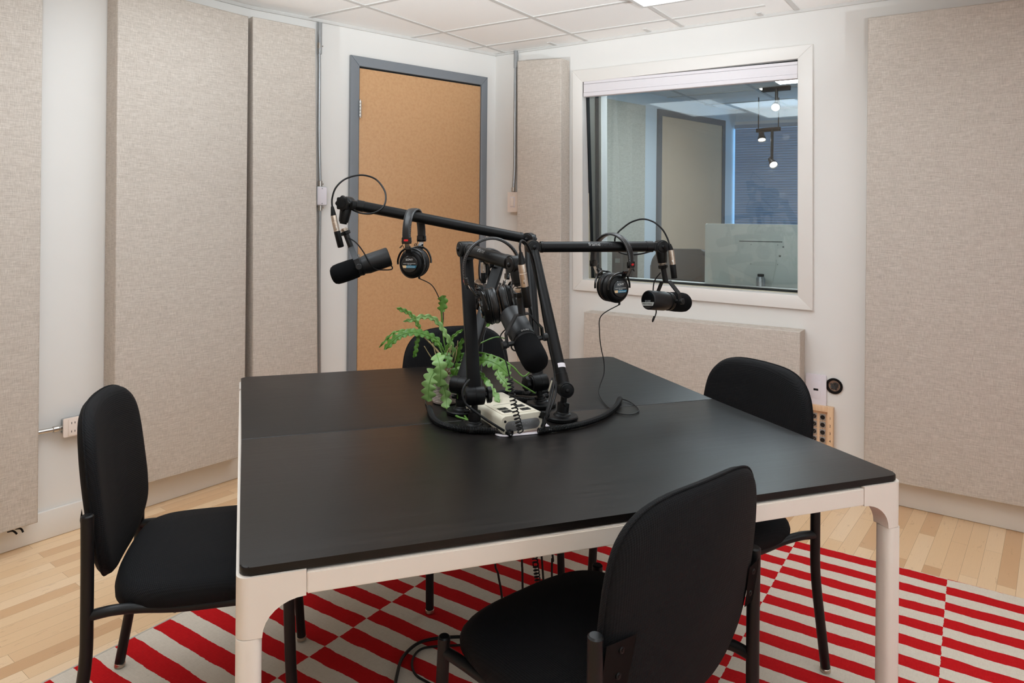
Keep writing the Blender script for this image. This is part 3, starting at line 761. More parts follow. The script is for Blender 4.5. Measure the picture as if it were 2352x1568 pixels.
for i in range(4):
    p, a, b = corner_outline(i)
    bm = bmesh.new()
    for d, nn in ((a, b), (b, a)):
        pr = bracket_profile(False, 0); n = len(pr)
        rr = .02
        va = [bm.verts.new((*(p+d*max(s, rr if s == 0 else s)), z)) for s, z in pr]; vb = [bm.verts.new((*(p+d*max(s, rr if s == 0 else s)+nn*LW), z)) for s, z in pr]
        bm.faces.new(va); bm.faces.new(vb[::-1])
        for k in range(n): bm.faces.new([va[k], vb[k], vb[(k+1) % n], va[(k+1) % n]])
    # rounded outside corner
    cc = p + (a+b)*rr; seg = 8; cols = []
    a0 = math.atan2(-b.y, -b.x); a1 = math.atan2(-a.y, -a.x)
    dth = (a1-a0+PI) % (2*PI)-PI
    for k in range(seg+1):
        th = a0 + dth*k/seg; dv = V((math.cos(th), math.sin(th)))
        q0 = cc+dv*rr
        cols.append([bm.verts.new((q0.x, q0.y, ZS)), bm.verts.new((q0.x, q0.y, z1)), bm.verts.new((cc.x, cc.y, z1))])
    for u, v in zip(cols, cols[1:]):
        bm.faces.new([u[0], v[0], v[1], u[1]]); bm.faces.new([u[1], v[1], v[2]])
    mkobj('corner_bracket', bm, 'white_metal', table, ang=40)
    bm = bmesh.new()
    lq = [p, p+a*LW, p+a*LW+b*LW, p+b*LW]
    pts = rquad(lq, .018, 6); slab_xy(bm, pts, .012, ZS-.0008, .0015, 2)
    leg = mkobj('leg', bm, 'white_metal', table)
    c = p+(a+b)*LW/2; bm = bmesh.new(); cyl(bm, (c.x, c.y, .0068), (c.x, c.y, .013), .02, n=20); mkobj('foot', bm, 'black_p', leg)
# white cable port in the middle
bm = bmesh.new()
oq = rrect(2*hw+.012, 2*hd+.012, .028, 6, PCX, PCY); iq = rrect(2*hw-.008, 2*hd-.008, .02, 6, PCX, PCY); n = len(oq)
za, zb_, zc_ = ZT-.03, ZT+.0012, ZT+.0048
ra = [bm.verts.new((x, y, zb_)) for x, y in oq]; rb = [bm.verts.new((x*.985+PCX*.015, y*.985+PCY*.015, zc_)) for x, y in oq]
rc = [bm.verts.new((x, y, zc_-.0008)) for x, y in iq]; rd = [bm.verts.new((x, y, ZT-.09)) for x, y in iq]
for u, v in ((ra, rb), (rb, rc), (rc, rd)):
    for k in range(n): bm.faces.new([u[k], u[(k+1) % n], v[(k+1) % n], v[k]])
mkobj('cable_port', bm, 'plate', table)
# ================================================================== CHAIRS
def chair_parts(root):
    P_ = {}
    HX = .240
    def blob(name, w_, d_, org, fn, mat='chair'):
        pass
    # backrest: shield shaped pad, slightly hollow, in the plane of the back posts
    bm = bmesh.new()
    out = [(0, .845), (.10, .841), (.165, .820), (.204, .776), (.220, .71), (.223, .62), (.219, .555), (.204, .500), (.168, .462), (.12, .437), (.065, .424), (0, .421)]
    rp = smooth([V((x, 0, z)) for x, z in out], 4)
    rim = [(p.x, p.z) for p in rp] + [(-p.x, p.z) for p in rp[-2:0:-1]]
    cz = .655; N = len(rim)
    def ywarp(x, z): return -.243 + .75*x*x - .14*(z-.60) + .2*(z-.60)**2
    fr, bk = [], []
    lev = [(1.0, 0), (.985, .010), (.955, .018), (.90, .023), (.7, .027), (.4, .029)]
    for k, h in lev:
        fr.append([bm.verts.new((x*k, ywarp(x*k, cz+(z-cz)*k)+h, cz+(z-cz)*k)) for x, z in rim])
    for k, h in lev[1:]:
        bk.append([bm.verts.new((x*k, ywarp(x*k, cz+(z-cz)*k)-h*.72, cz+(z-cz)*k)) for x, z in rim])
    def skin(a, b):
        for i in range(N): bm.faces.new([a[i], a[(i+1) % N], b[(i+1) % N], b[i]])
    for a, b in zip(fr, fr[1:]): skin(a, b)
    skin(fr[0], bk[0])
    for a, b in zip(bk, bk[1:]): skin(a, b)
    for rg_, h in ((fr[-1], .0295), (bk[-1], -.0295*.72)):
        c = bm.verts.new((0, ywarp(0, cz)+h, cz))
        for i in range(N): bm.faces.new([rg_[i], rg_[(i+1) % N], c])
    mkobj('backrest', bm, 'chair', root, ang=70)
    bm = bmesh.new()
    tube(bm, [V((x*1.001, ywarp(x, z)-.0035, z)) for x, z in rim] + [V((rim[0][0], ywarp(*rim[0])-.0035, rim[0][1]))], .0022, 6)
    mkobj('piping', bm, 'chair', root)
    # seat
    bm = bmesh.new()
    o2 = [(0, .262), (.10, .258), (.175, .235), (.212, .185), (.229, .10), (.231, .0), (.228, -.085), (.213, -.142), (.17, -.174), (.09, -.188), (0, -.191)]
    rp = smooth([V((x, y, 0)) for x, y in o2], 4); rim = [(p.x, p.y) for p in rp] + [(-p.x, p.y) for p in rp[-2:0:-1]]; N = len(rim)
    def zt(x, y): return .440 - .020*max(0, (y-.12)/.14)**2 - .10*(abs(x)/.23)**3*.1
    up, dn = [], []
    for k, h in ((1.0, -.030), (1.004, -.014), (.99, -.003), (.955, .007), (.88, .014), (.6, .018), (.3, .017)):
        up.append([bm.verts.new((x*k, y*k, zt(x*k, y*k)+h)) for x, y in rim])
    for k, h in ((.975, -.038), (.9, -.042), (.5, -.042)):
        dn.append([bm.verts.new((x*k, y*k, zt(x*k, y*k)+h)) for x, y in rim])
    for a, b in zip(up, up[1:]): skin(a, b)
    skin(up[0], dn[0])
    for a, b in zip(dn, dn[1:]): skin(a, b)
    for rg_, h in ((up[-1], .0165), (dn[-1], -.042)):
        c = bm.verts.new((0, 0, zt(0, 0)+h))
        for i in range(N): bm.faces.new([rg_[i], rg_[(i+1) % N], c])
    mkobj('seat', bm, 'chair', root, ang=70)
    for s in (-1, 1):
        bm = bmesh.new()
        tube(bm, smooth([(s*HX, -.262, .008), (s*HX, -.240, .14), (s*HX, -.222, .25), (s*HX, -.215, .32), (s*HX, -.214, .40), (s*HX, -.214, .52), (s*HX, -.215, .627)], 8), .0135, 18)
        cyl(bm, (s*HX, -.215, .624), (s*HX, -.2154, .632), .0136, n=18, bev=.003)
        lg = mkobj('leg', bm, 'tube', root)
        bm = bmesh.new(); cyl(bm, (s*HX, -.2622, .0005), (s*HX, -.26, .013), .0145, n=18, bev=.002); mkobj('foot_glide', bm, 'nickel', lg)
        bm = bmesh.new()
        tube(bm, smooth([(s*(HX+.002), .240, .008), (s*HX, .226, .2), (s*(HX-.002), .220, .34), (s*(HX-.004), .218, .424)], 8), .0132, 18)
        cyl(bm, (s*(HX-.004), .218, .421), (s*(HX-.004), .2178, .428), .0133, n=18, bev=.003)
        lg = mkobj('leg', bm, 'tube', root)
        bm = bmesh.new(); cyl(bm, (s*(HX+.002), .2402, .0005), (s*(HX+.002), .2395, .013), .0143, n=18, bev=.002); mkobj('foot_glide', bm, 'nickel', lg)
        # side rail: leaves the post, dips in under the seat and runs to the front leg
        bm = bmesh.new()
        tube(bm, smooth([(s*HX, -.214, .404), (s*(HX-.006), -.165, .408), (s*(HX-.022), -.11, .398), (s*(HX-.028), -.03, .386), (s*(HX-.028), .08, .384), (s*(HX-.022), .15, .386), (s*(HX-.012), .19, .392), (s*(HX-.004), .218, .396)], 7), .0118, 16)
        mkobj('side_rail', bm, 'tube', root)
        # bracket from post to backrest, two bolts
        bm = bmesh.new()
        pts = [(s*(HX-.008), .525), (s*(HX-.008), .618), (s*.172, .622), (s*.178, .535)]
        a = [bm.verts.new((x, ywarp(abs(x) if abs(x) < .21 else .21, z)-.022 + (0 if abs(x) < .21 else .002), z)) for x, z in pts]
        bm.faces.new(a if s < 0 else a[::-1])
        r = bmesh.ops.solidify(bm, geom=bm.faces[:], thickness=.003)
        bk_ = mkobj('bracket', bm, 'bracket', root, smooth=False)
        for z in (.556, .602):
            x = s*.200; y = ywarp(.2, z)-.021
            bm = bmesh.new(); cyl(bm, (x, y, z), (x, y-.005, z), .0062, n=14, bev=.0015); cyl(bm, (x, y-.0049, z), (x, y-.0058, z), .0026, n=6); mkobj('bolt', bm, 'black', bk_)
    bm = bmesh.new(); tube(bm, [(-.195, -.04, .373), (.195, -.04, .373)], .010, 12); mkobj('cross_rail', bm, 'tube', root)
    bm = bmesh.new(); tube(bm, [(-.195, .10, .371), (.195, .10, .371)], .010, 12); mkobj('cross_rail', bm, 'tube', root)
def copy_tree(o, parent=None):
    c = o.copy(); COL.objects.link(c); c.parent = parent
    for ch in list(o.children): copy_tree(ch, c)
    return c
GR = 'black upholstered chairs round the table'
def chair_from_posts(lp, rp):     # left and right post positions seen from behind
    d = (rp-lp); x = V((d.x, d.y, 0)).normalized(); y = V((-x.y, x.x, 0)); mid = (lp+rp)/2
    return V((mid.x, mid.y, 0)) + y*.215, math.atan2(x.y, x.x)
lab = ['black upholstered chair in front, turned with its back to us', 'black upholstered chair at the left end of the table, seen side on',
       'black upholstered chair across the table corner, in front of the numbered connector box', 'black upholstered chair in front of the brown door, behind the potted cactus']
a = onz(1358, 1478, .628); b = onz(1738, 1263, .628)
loc, rz_ = chair_from_posts(a, b)
loc.z = .0065
ch0 = thing('stacking_chair', lab[0], 'chair', loc, rz_, GR); chair_parts(ch0)
def face(loc, az): return loc, -math.radians(az)
a = onz(200.5, 1193, .628)
u = azv(74.8); side = V((-u.y, u.x, 0))       # left-hand side of a chair facing u is +side
loc1 = V((a.x, a.y, 0)) + u*.215 + side*.240
pl_ = [(loc1, math.atan2(-u.x, u.y))]
u = azv(243.0); side = V((-u.y, u.x, 0)); f = onz(1896, 1546, 0)
loc2 = V((f.x, f.y, 0)) + u*.262 - side*.245
# facing left: its left-hand side is nearer to us, so the near rear leg is the left one
loc2 = V((f.x, f.y, 0)) + u*.262 + side*(-.240)
pl_.append((loc2, math.atan2(-u.x, u.y)))
u = azv(157.0); bp = at(1049, 640, 2.86); pl_.append((V((bp.x, bp.y, 0)) + u*.235, math.atan2(-u.x, u.y)))
for i, (loc, rz_) in enumerate(pl_):
    c = copy_tree(ch0); loc.z = .0065; c.location = loc; c.rotation_euler = (0, 0, rz_); c['label'] = lab[i+1]
bpy.context.view_layer.update()
# ================================================================== MICROPHONE BOOMS
GB = 'black desktop microphone booms'
def unit(v): return V(v).normalized()
def disc_joint(bm, c, ax, r, w):
    # round hinge: drum with stepped caps and a domed nut on both faces
    ax = unit(ax)
    lathe(bm, [(-w/2-.004, r*.35), (-w/2-.002, r*.80), (-w/2, r*.86), (-w/2, r*.97), (-w/2+.003, r), (-.001, r), (-.0006, r*.975), (.0006, r*.975), (.001, r), (w/2-.003, r), (w/2, r*.97), (w/2, r*.86), (w/2+.002, r*.80), (w/2+.004, r*.35)], c, ax, 32)
    for s in (-1, 1):
        lathe(bm, [(0, .0065), (.003, .0062), (.0055, .004), (.0065, 0)], V(c)+ax*s*(w/2+.003), ax*s, 16)
def knob(bm, c, ax, r, L):
    a, b, d = basis(unit(ax)); n = 40; rs = []
    for t, k in ((0, .86), (.0015, 1), (L-.0015, 1), (L, .86)):
        rs.append([bm.verts.new(V(c)+d*t+(a*math.cos(2*PI*i/n)+b*math.sin(2*PI*i/n))*r*k*(1+.09*math.cos(2*PI*i/n*8))) for i in range(n)])
    for p, q in zip(rs, rs[1:]):
        for i in range(n): bm.faces.new([p[i], p[(i+1) % n], q[(i+1) % n], q[i]])
    bm.faces.new(rs[0][::-1]); bm.faces.new(rs[-1])
def bar(bm, p, q, w, d, side, bev=.003):
    p, q = V(p), V(q); L = (q-p).length; z = (q-p).normalized(); x = (unit(side) - z*unit(side).dot(z)).normalized(); y = z.cross(x)
    m = M(((x.x, y.x, z.x), (x.y, y.y, z.y), (x.z, y.z, z.z)))
    box(bm, (w, d, L), (p+q)/2, m, bev)
ARM_R = .0176
def boom(label, base, jl, el, en, kind, ax_low, ax_el, ax_end, swiv, text=None, tdir=1, knobs=(1, 1), jr=.026, jw=.050, spring=False, endknob=0):
    b = V(base)+V((0, 0, .0012)); root = thing('microphone_boom', label, 'microphone boom', b, 0, GB)
    W = lambda name, bm, mat, par=None, **k: wpart(name, bm, mat, root, par, **k)
    bm = bmesh.new(); lathe(bm, [(0, .044), (.002, .046), (.009, .046), (.012, .0435), (.013, .026), (.016, .024), (.019, .0195)], b, V((0, 0, 1)), 40); W('base', bm, 'black')
    jl, el, en = V(jl), V(el), V(en)
    st = V((jl.x, jl.y, b.z)); top = jl.z-jr+.004
    bm = bmesh.new(); lathe(bm, [(.016, .0205), (.02, .0195), (.022, .0172), (top-b.z-.022, .0172), (top-b.z-.020, .0165), (top-b.z-.018, .009), (top-b.z+.004, .009)], V((b.x, b.y, b.z)), V((jl.x-b.x, jl.y-b.y, jl.z-b.z)), 28)
    stem = W('stem', bm, 'black')
    ax_low, ax_el, ax_end = unit(ax_low), unit(ax_el), unit(ax_end)
    bm = bmesh.new(); c = b.lerp(jl, .55); cyl(bm, c-ax_low*.015, c-ax_low*.030, .006, n=14, bev=.001); W('set_screw', bm, 'black', stem)
    bm = bmesh.new(); disc_joint(bm, jl, ax_low, jr, jw); j = W('lower_joint', bm, 'black')
    bm = bmesh.new(); s = knobs[0]; cyl(bm, jl+ax_low*s*jw*.5, jl+ax_low*s*(jw*.5+.01), .008, n=14); knob(bm, jl+ax_low*s*(jw*.5+.009), ax_low*s, .021, .013); W('knob', bm, 'black_p', j)
    d = (el-jl).normalized(); bm = bmesh.new()
    if kind == 'bar':
        bar(bm, jl+d*.012, el-d*.006, .036, .018, ax_low, .003); W('lower_arm', bm, 'black')
        if spring:
         bm = bmesh.new(); back = d.cross(ax_low).normalized(); 
         if back.y < 0: back = -back
         tube(bm, [jl+d*.03+back*.02, el-d*.03+back*.02], .010, 16); W('spring_tube', bm, 'black')
    else:
        tube(bm, [jl+d*.012, jl+d*.03, el-d*.02, el-d*.004], [.0165, .0165, .0165, .0155], 24); cyl(bm, jl+d*.010, jl+d*.045, .0182, n=24, bev=.001)
        W('lower_arm', bm, 'black')
    u = (en-el).normalized()
    bm = bmesh.new(); disc_joint(bm, el, ax_el, .0225, .040); bar(bm, el+u*.004, el+u*.034, .030, .026, ax_el, .003); bar(bm, el-d*.034, el-d*.004, .030, .024, ax_el, .003); e = W('elbow', bm, 'black_p')
    bm = bmesh.new(); s = knobs[1]; knob(bm, el+ax_el*s*.024, ax_el*s, .019, .012); W('knob', bm, 'black_p', e)
    bm = bmesh.new(); tube(bm, [el+u*.030, en-u*.036], ARM_R, 28)
    for t0, t1 in ((.024, .034),): cyl(bm, el+u*t0, el+u*t1, ARM_R+.0012, n=28, bev=.001)
    arm = W('upper_arm', bm, 'black')
    bm = bmesh.new(); cyl(bm, en-u*.055, en-u*.030, ARM_R+.0012, n=28, bev=.001); bar(bm, en-u*.036, en-u*.004, .030, .028, ax_end, .004); disc_joint(bm, en, ax_end, .0225, .034); W('end_joint', bm, 'black_p')
    sw = V(swiv); sd = (sw-en).normalized(); L = (sw-en).length
    bm = bmesh.new(); lathe(bm, [(.008, .0165), (.024, .0185), (L-.016, .0165), (L-.006, .0150), (L-.005, .012), (L, .0115)], en, sd, 24); W('swivel', bm, 'black_p')
    if endknob:
        bm = bmesh.new(); knob(bm, en+ax_end*endknob*.020, ax_end*endknob, .0235, .012); cyl(bm, en+ax_end*endknob*.032, en+ax_end*endknob*.0335, .013, n=24); W('knob', bm, 'black_p', arm)
    if text:
        c = el.lerp(en, text); right = u*tdir; cd = (CAM-c); cd = (cd-u*cd.dot(u)).normalized(); up = V((0, 0, 1)); up = (up-u*up.dot(u)).normalized()
        nrm = (cd*.96 + up*.25).normalized(); upv = nrm.cross(right).normalized()
        if upv.z < 0: upv = -upv
        for s_, mat, off in (('frame', 'white_ink', 0), ('works', 'faint_ink', .040)):
            bmt = text_bm(s_, .0175, M.Identity(4))
            for v in bmt.verts:
                th = (v.co.y+.004)/ARM_R
                v.co = c + right*(v.co.x+off) + (nrm*math.cos(th)+upv*math.sin(th))*(ARM_R+.0004)
            W('lettering', bmt, mat, arm, smooth=False)
    bpy.context.view_layer.update(); return root
ex = V((1, 0, 0)); ey = V((0, 1, 0)); ez = V((0, 0, 1))
DA, DB, DC, DD = 2.31, 2.39, 1.77, 2.86
# C: the near boom (arm toward us)
bC = onz(1090, 985, ZT); DbC = bC.y
enC = at(1186, 607, DC); elC = at(1070, 572, 2.03); swC = at(1192, 657, DC-.01)
boom('microphone boom whose arm reaches out toward the front chair', bC, at(1090, 908, DbC), elC, enC, 'bar', (1, .25, 0), (1, .55, 0), (1, .55, .05), swC, text=.42, knobs=(1, 1))
# B: right boom
bB = onz(1291, 963, ZT)
elB = at(1224, 567, 2.30); enB = at(1518, 566, DB); swB = at(1522, 607, DB)
boom('microphone boom with the level arm pointing right past the window', bB, at(1297, 893, bB.y), elB, enB, 'tube', (-.25, 1, 0), (-.18, 1, 0), (-.2, 1, 0), swB, text=.46, knobs=(1, 1), jr=.0225, jw=.040)
# A: left boom
bA = onz(1243, 932, ZT)
elA = at(1214, 549, 2.47); enA = at(797, 467, DA); swA = at(788, 514, DA)
boom('microphone boom with the long arm rising left across the brown door', bA, at(1236, 878, bA.y), elA, enA, 'tube', (1, .5, 0), (.35, .94, 0), (.30, .95, 0), swA, knobs=(-1, 1), endknob=-1)
# D: far boom
bD = onz(1061, 949, ZT)
elD = at(1148, 600, 2.36); enD = at(1118, 596, DD); swD = at(1119, 632, DD)
boom('microphone boom with the bar behind the cactus pot, arm pointing to the door', bD, at(1058, 884, bD.y), elD, enD, 'bar', (1, -.45, 0), (1, .2, 0), (1, .2, 0), swD, knobs=(1, -1), spring=True)
# paper sticker near the foot of the right boom
jl = at(1297, 893, bB.y); d = (elB-jl).normalized(); c = jl+d*.067
a_, b_, _ = basis(d); st = thing('paper_sticker', 'white paper sticker wrapped round the foot of the right-hand boom pole', 'sticker', c)
cd = (CAM-c); cd = (cd-d*cd.dot(d)).normalized(); sd = d.cross(cd)
bm = bmesh.new(); rw = []
for k in range(13):
    th = -1.5+1.75*k/12; o = cd*math.cos(th)+sd*math.sin(th)*(-1)
    rw.append([bm.verts.new(c+d*z+o*r) for z, r in ((-.0065, .0169), (.0065, .0169), (.0065, .0172), (-.0065, .0172))])
for p, q in zip(rw, rw[1:]):
    for i in range(4): bm.faces.new([p[i], p[(i+1) % 4], q[(i+1) % 4], q[i]])
bm.faces.new(rw[0]); bm.faces.new(rw[-1][::-1])
wpart('paper', bm, 'plate', st)
# ================================================================== MICROPHONES
GM = 'black broadcast microphones'
def mic(label, c, fdir, up, porte=False):
    # root frame: the yoke (z up the post); the body is tilted in it about the knob axis y
    f = unit(fdir); z = unit(up); y = z.cross(f).normalized(); x = y.cross(z)
    m = M(((x.x, y.x, z.x, c[0]), (x.y, y.y, z.y, c[1]), (x.z, y.z, z.z, c[2]), (0, 0, 0, 1)))
    o = thing('microphone', label, 'microphone', group=GM, mat=m)
    RB = M.Rotation(-math.atan2(f.dot(z), f.dot(x)), 4, 'Y')
    X = ex; O = V((0, 0, 0))
    bm = bmesh.new(); lathe(bm, [(-.104, 0), (-.104, .0285), (-.102, .0312), (-.1, .0318), (-.030, .0322), (-.014, .0285), (-.004, .0285), (-.003, .0300), (.004, .0300), (.005, .0285)], O, X, 40, up=ez); body = mkobj('body', bm, 'charcoal', o, xf=RB)
    bm = bmesh.new(); lathe(bm, [(-.1043, 0), (-.1043, .0278)], O, X, 40, up=ez, cap=False); mkobj('back_plate', bm, 'gloss', body, xf=RB)
    bm = bmesh.new(); lathe(bm, [(.004, .029), (.006, .0318), (.03, .0332), (.062, .0330), (.076, .0315), (.085, .027), (.090, .019), (.092, .009), (.0925, 0)], O, X, 40, up=ez); mkobj('foam_windscreen', bm, 'foam', o, xf=RB)
    bm = bmesh.new(); lathe(bm, [(-.012, .0290), (-.011, .0312), (-.0035, .0312), (-.0025, .029)], O, X, 40, up=ez, cap=False); mkobj('ring', bm, 'black_p', body, xf=RB)
    # name round the ring and on the back
    bmt = text_bm('SHURE', .0072, M.Identity(4))
    for v in bmt.verts:
        th = v.co.x/.0315; v.co = V((-.0072+(-v.co.y), math.sin(th)*.0315*(-1)*-1, math.cos(th)*.0315))
    mkobj('lettering', bmt, 'white_ink', body, smooth=False, xf=RB)
    mkobj('lettering', text_bm('SHURE', .0085, fmat((-.1046, 0, -.004), (0, -1, 0), (0, 0, 1))), 'grey_ink', body, smooth=False, xf=RB)
    if porte:
        bm = bmesh.new(); q = [(-.0272, -.0075), (.0272, -.0075), (.0225, -.0185), (-.0225, -.0185)]
        a = [bm.verts.new((-.1047, -p, z_)) for p, z_ in q]; b = [bm.verts.new((-.1052, -p, z_)) for p, z_ in q]
        bm.faces.new(a); bm.faces.new(b[::-1])
        for i in range(4): bm.faces.new([a[i], b[i], b[(i+1) % 4], a[(i+1) % 4]])
        lb = mkobj('owner_label', bm, 'silver_l', body, smooth=False, xf=RB)
        mkobj('lettering', text_bm('PORTE PAROLE', .0060, fmat((-.1055, 0, -.013), (0, -1, 0), (0, 0, 1))), 'dark_ink', lb, smooth=False, xf=RB)
    # yoke
    bm = bmesh.new()
    path = [(.0475, -.006), (.0475, .026), (.0180, .066), (.0165, .068), (-.0165, .068), (-.0180, .066), (-.0475, .026), (-.0475, -.006)]
    for wx in (0,):
        rw = []
        n = len(path)
        for i, (py, pz) in enumerate(path):
            p = V((0, py, pz)); q0 = V((0, *path[max(i-1, 0)])); q1 = V((0, *path[min(i+1, n-1)])); t = (q1-q0).normalized(); nn = t.cross(ex)
            rw.append([bm.verts.new(p+ex*sx*.0085+nn*sn*.0019) for sx, sn in ((-1, -1), (1, -1), (1, 1), (-1, 1))])
        for p, q in zip(rw, rw[1:]):
            for i in range(4): bm.faces.new([p[i], p[(i+1) % 4], q[(i+1) % 4], q[i]])
        bm.faces.new(rw[0][::-1]); bm.faces.new(rw[-1])
    yk = mkobj('yoke', bm, 'charcoal', o, ang=20)
    for s in (-1, 1):
        bm = bmesh.new(); cyl(bm, (0, s*.028, 0), (0, s*.047, 0), .006, n=16); cyl(bm, (0, s*.0485, 0), (0, s*.0605, 0), .0098, n=26, bev=.0015); mkobj('knob', bm, 'charcoal', yk)
    bm = bmesh.new(); cyl(bm, (0, 0, .066), (0, 0, .114), .0092, n=24, bev=.001); mkobj('mount_post', bm, 'charcoal', o)
    bm = bmesh.new(); knob(bm, V((0, 0, .113)), ez, .0142, .012); mkobj('mount_nut', bm, 'black_p', o)
    bm = bmesh.new(); lathe(bm, [(0, .0108), (.004, .0108), (.005, .0125), (.008, .0125), (.009, .010), (.011, .010)], V((0, 0, .124)), ez, 24); mkobj('thread_adapter', bm, 'nickel', o)
    # lead that loops from the post to the back of the body
    bm = bmesh.new(); tube(bm, smooth([(-.004, .012, .10), (-.02, .03, .075), (-.03, .036, .04), (-.035, .034, .005), (-.045, .024, -.024), (-.075, .010, -.040), (-.096, .0, -.046), (-.100, -.006, -.038), (-.092, -.006, -.029)], 8), .0021, 8); mkobj('lead', bm, 'rubber', o)
    return o
def mic_c(sw, up, L=.135): return V(sw)-unit(up)*L
fA = at(748, 644, DA-.03)-at(893, 594, DA+.02); upA = swA-at(826, 612, DA)
mic('microphone at the far left, hanging in front of the narrow panel and conduit', at(824, 613, DA), fA, upA)
fB = V((.80, .585, -.115)); mic('microphone under the window with a white owner label on its back', at(1537, 692, DB), fB, swB-at(1537, 692, DB), True)
fC = V((.34, -.78, -.52)); mic('microphone nearest to us, its foam end pointing at the front chair', at(1206, 783, DC), fC, swC-at(1206, 783, DC))
fD = V((-.30, .93, -.15)); mic('microphone at the back of the boom cluster, pointing at the door', at(1124, 692, DD), fD, ez)
# ================================================================== MICROPHONE CABLES
GC = 'black microphone cables with silver plugs'
def mic_cable(label, plug, cable, r=.0029):
    p0, p1, p2, p3 = [at(*p) for p in plug]
    o = thing('microphone_cable', label, 'cable', p3, 0, GC)
    bm = bmesh.new(); tube(bm, smooth([at(*p) for p in cable], 10), r, 10); wpart('cord', bm, 'rubber', o)
    bm = bmesh.new(); L = (p1-p0).length; lathe(bm, [(0, .0042), (L*.3, .0060), (L*.95, .0086), (L, .0086)], p0, p1-p0, 20); wpart('boot', bm, 'black_p', o)
    bm = bmesh.new(); L = (p2-p1).length; lathe(bm, [(0, .0088), (.002, .0094), (L*.35, .0097), (L*.36, .0092), (L*.40, .0092), (L*.41, .0097), (L, .0098)], p1, p2-p1, 24); pl_ = wpart('plug', bm, 'nickel', o)
    s = basis(p2-p1)[0]; c = p1.lerp(p2, .8); cd = (CAM-c).normalized(); bm = bmesh.new(); box(bm, (.0045, .0045, .010), c+cd*.0085, (p2-p1).to_track_quat('Z', 'Y').to_matrix(), .001); wpart('latch', bm, 'steel', o, pl_)
    bm = bmesh.new(); L = (p3-p2).length; lathe(bm, [(0, .0098), (.001, .0102), (L-.002, .0102), (L, .0095), (L, .004), (L-.001, 0)], p2, p3-p2, 24); wpart('socket_barrel', bm, 'black', o)
    return o
mic_cable('microphone cable looping over the left end of the left boom arm', [(763, 474, DA-.04), (766, 495, DA-.04), (774, 531, DA-.04), (783, 567, DA-.03)],
          [(763, 476, DA-.04), (763, 455, DA-.04), (772, 430, DA-.04), (795, 410, DA-.03), (830, 402, DA), (862, 411, DA+.02), (882, 435, DA), (886, 458, DA-.03), (878, 478, DA-.05), (855, 490, DA-.05), (828, 489, DA-.03), (808, 481, DA+.01)])
mic_cable('microphone cable arching over the right boom arm in front of the window', [(1538, 560, DB-.04), (1541, 574, DB-.04), (1545, 607, DB-.04), (1549, 639, DB-.04)],
          [(1538, 562, DB-.04), (1532, 545, DB-.03), (1520, 525, DB-.02), (1500, 509, DB), (1476, 503, DB+.02), (1450, 510, DB+.04), (1430, 524, DB+.05), (1418, 536, DB+.05), (1412, 552, DB+.05), (1418, 575, DB+.05), (1440, 584, DB+.03), (1470, 583, DB+.02), (1498, 576, DB+.03)])
mic_cable('microphone cable with the silver plug nearest to us, beside the front microphone', [(1196, 579, DC-.06), (1198, 606, DC-.06), (1205, 657, DC-.05), (1212, 704, DC-.04)],
          [(1196, 582, DC-.06), (1194, 566, DC-.06), (1198, 553, DC-.05), (1208, 558, DC-.03), (1218, 576, DC-.01), (1226, 600, DC+.02), (1232, 630, DC+.10), (1240, 680, DC+.2), (1250, 740, DC+.26), (1262, 800, DC+.27), (1274, 858, DC+.27), (1270, 895, DC+.22), (1258, 945, DC+.14), (1248, 985, .0+1.905)])
mic_cable('microphone cable looped on the far boom behind the bars', [(1108, 590, DD-.05), (1109, 602, DD-.05), (1110, 626, DD-.05), (1111, 650, DD-.05)],
          [(1108, 592, DD-.05), (1110, 580, DD-.05), (1120, 585, DD-.05), (1119, 610, DD-.06), (1117, 640, DD-.06), (1108, 648, DD-.05), (1101, 635, DD-.05), (1101, 605, DD-.05), (1108, 588, DD-.03)])
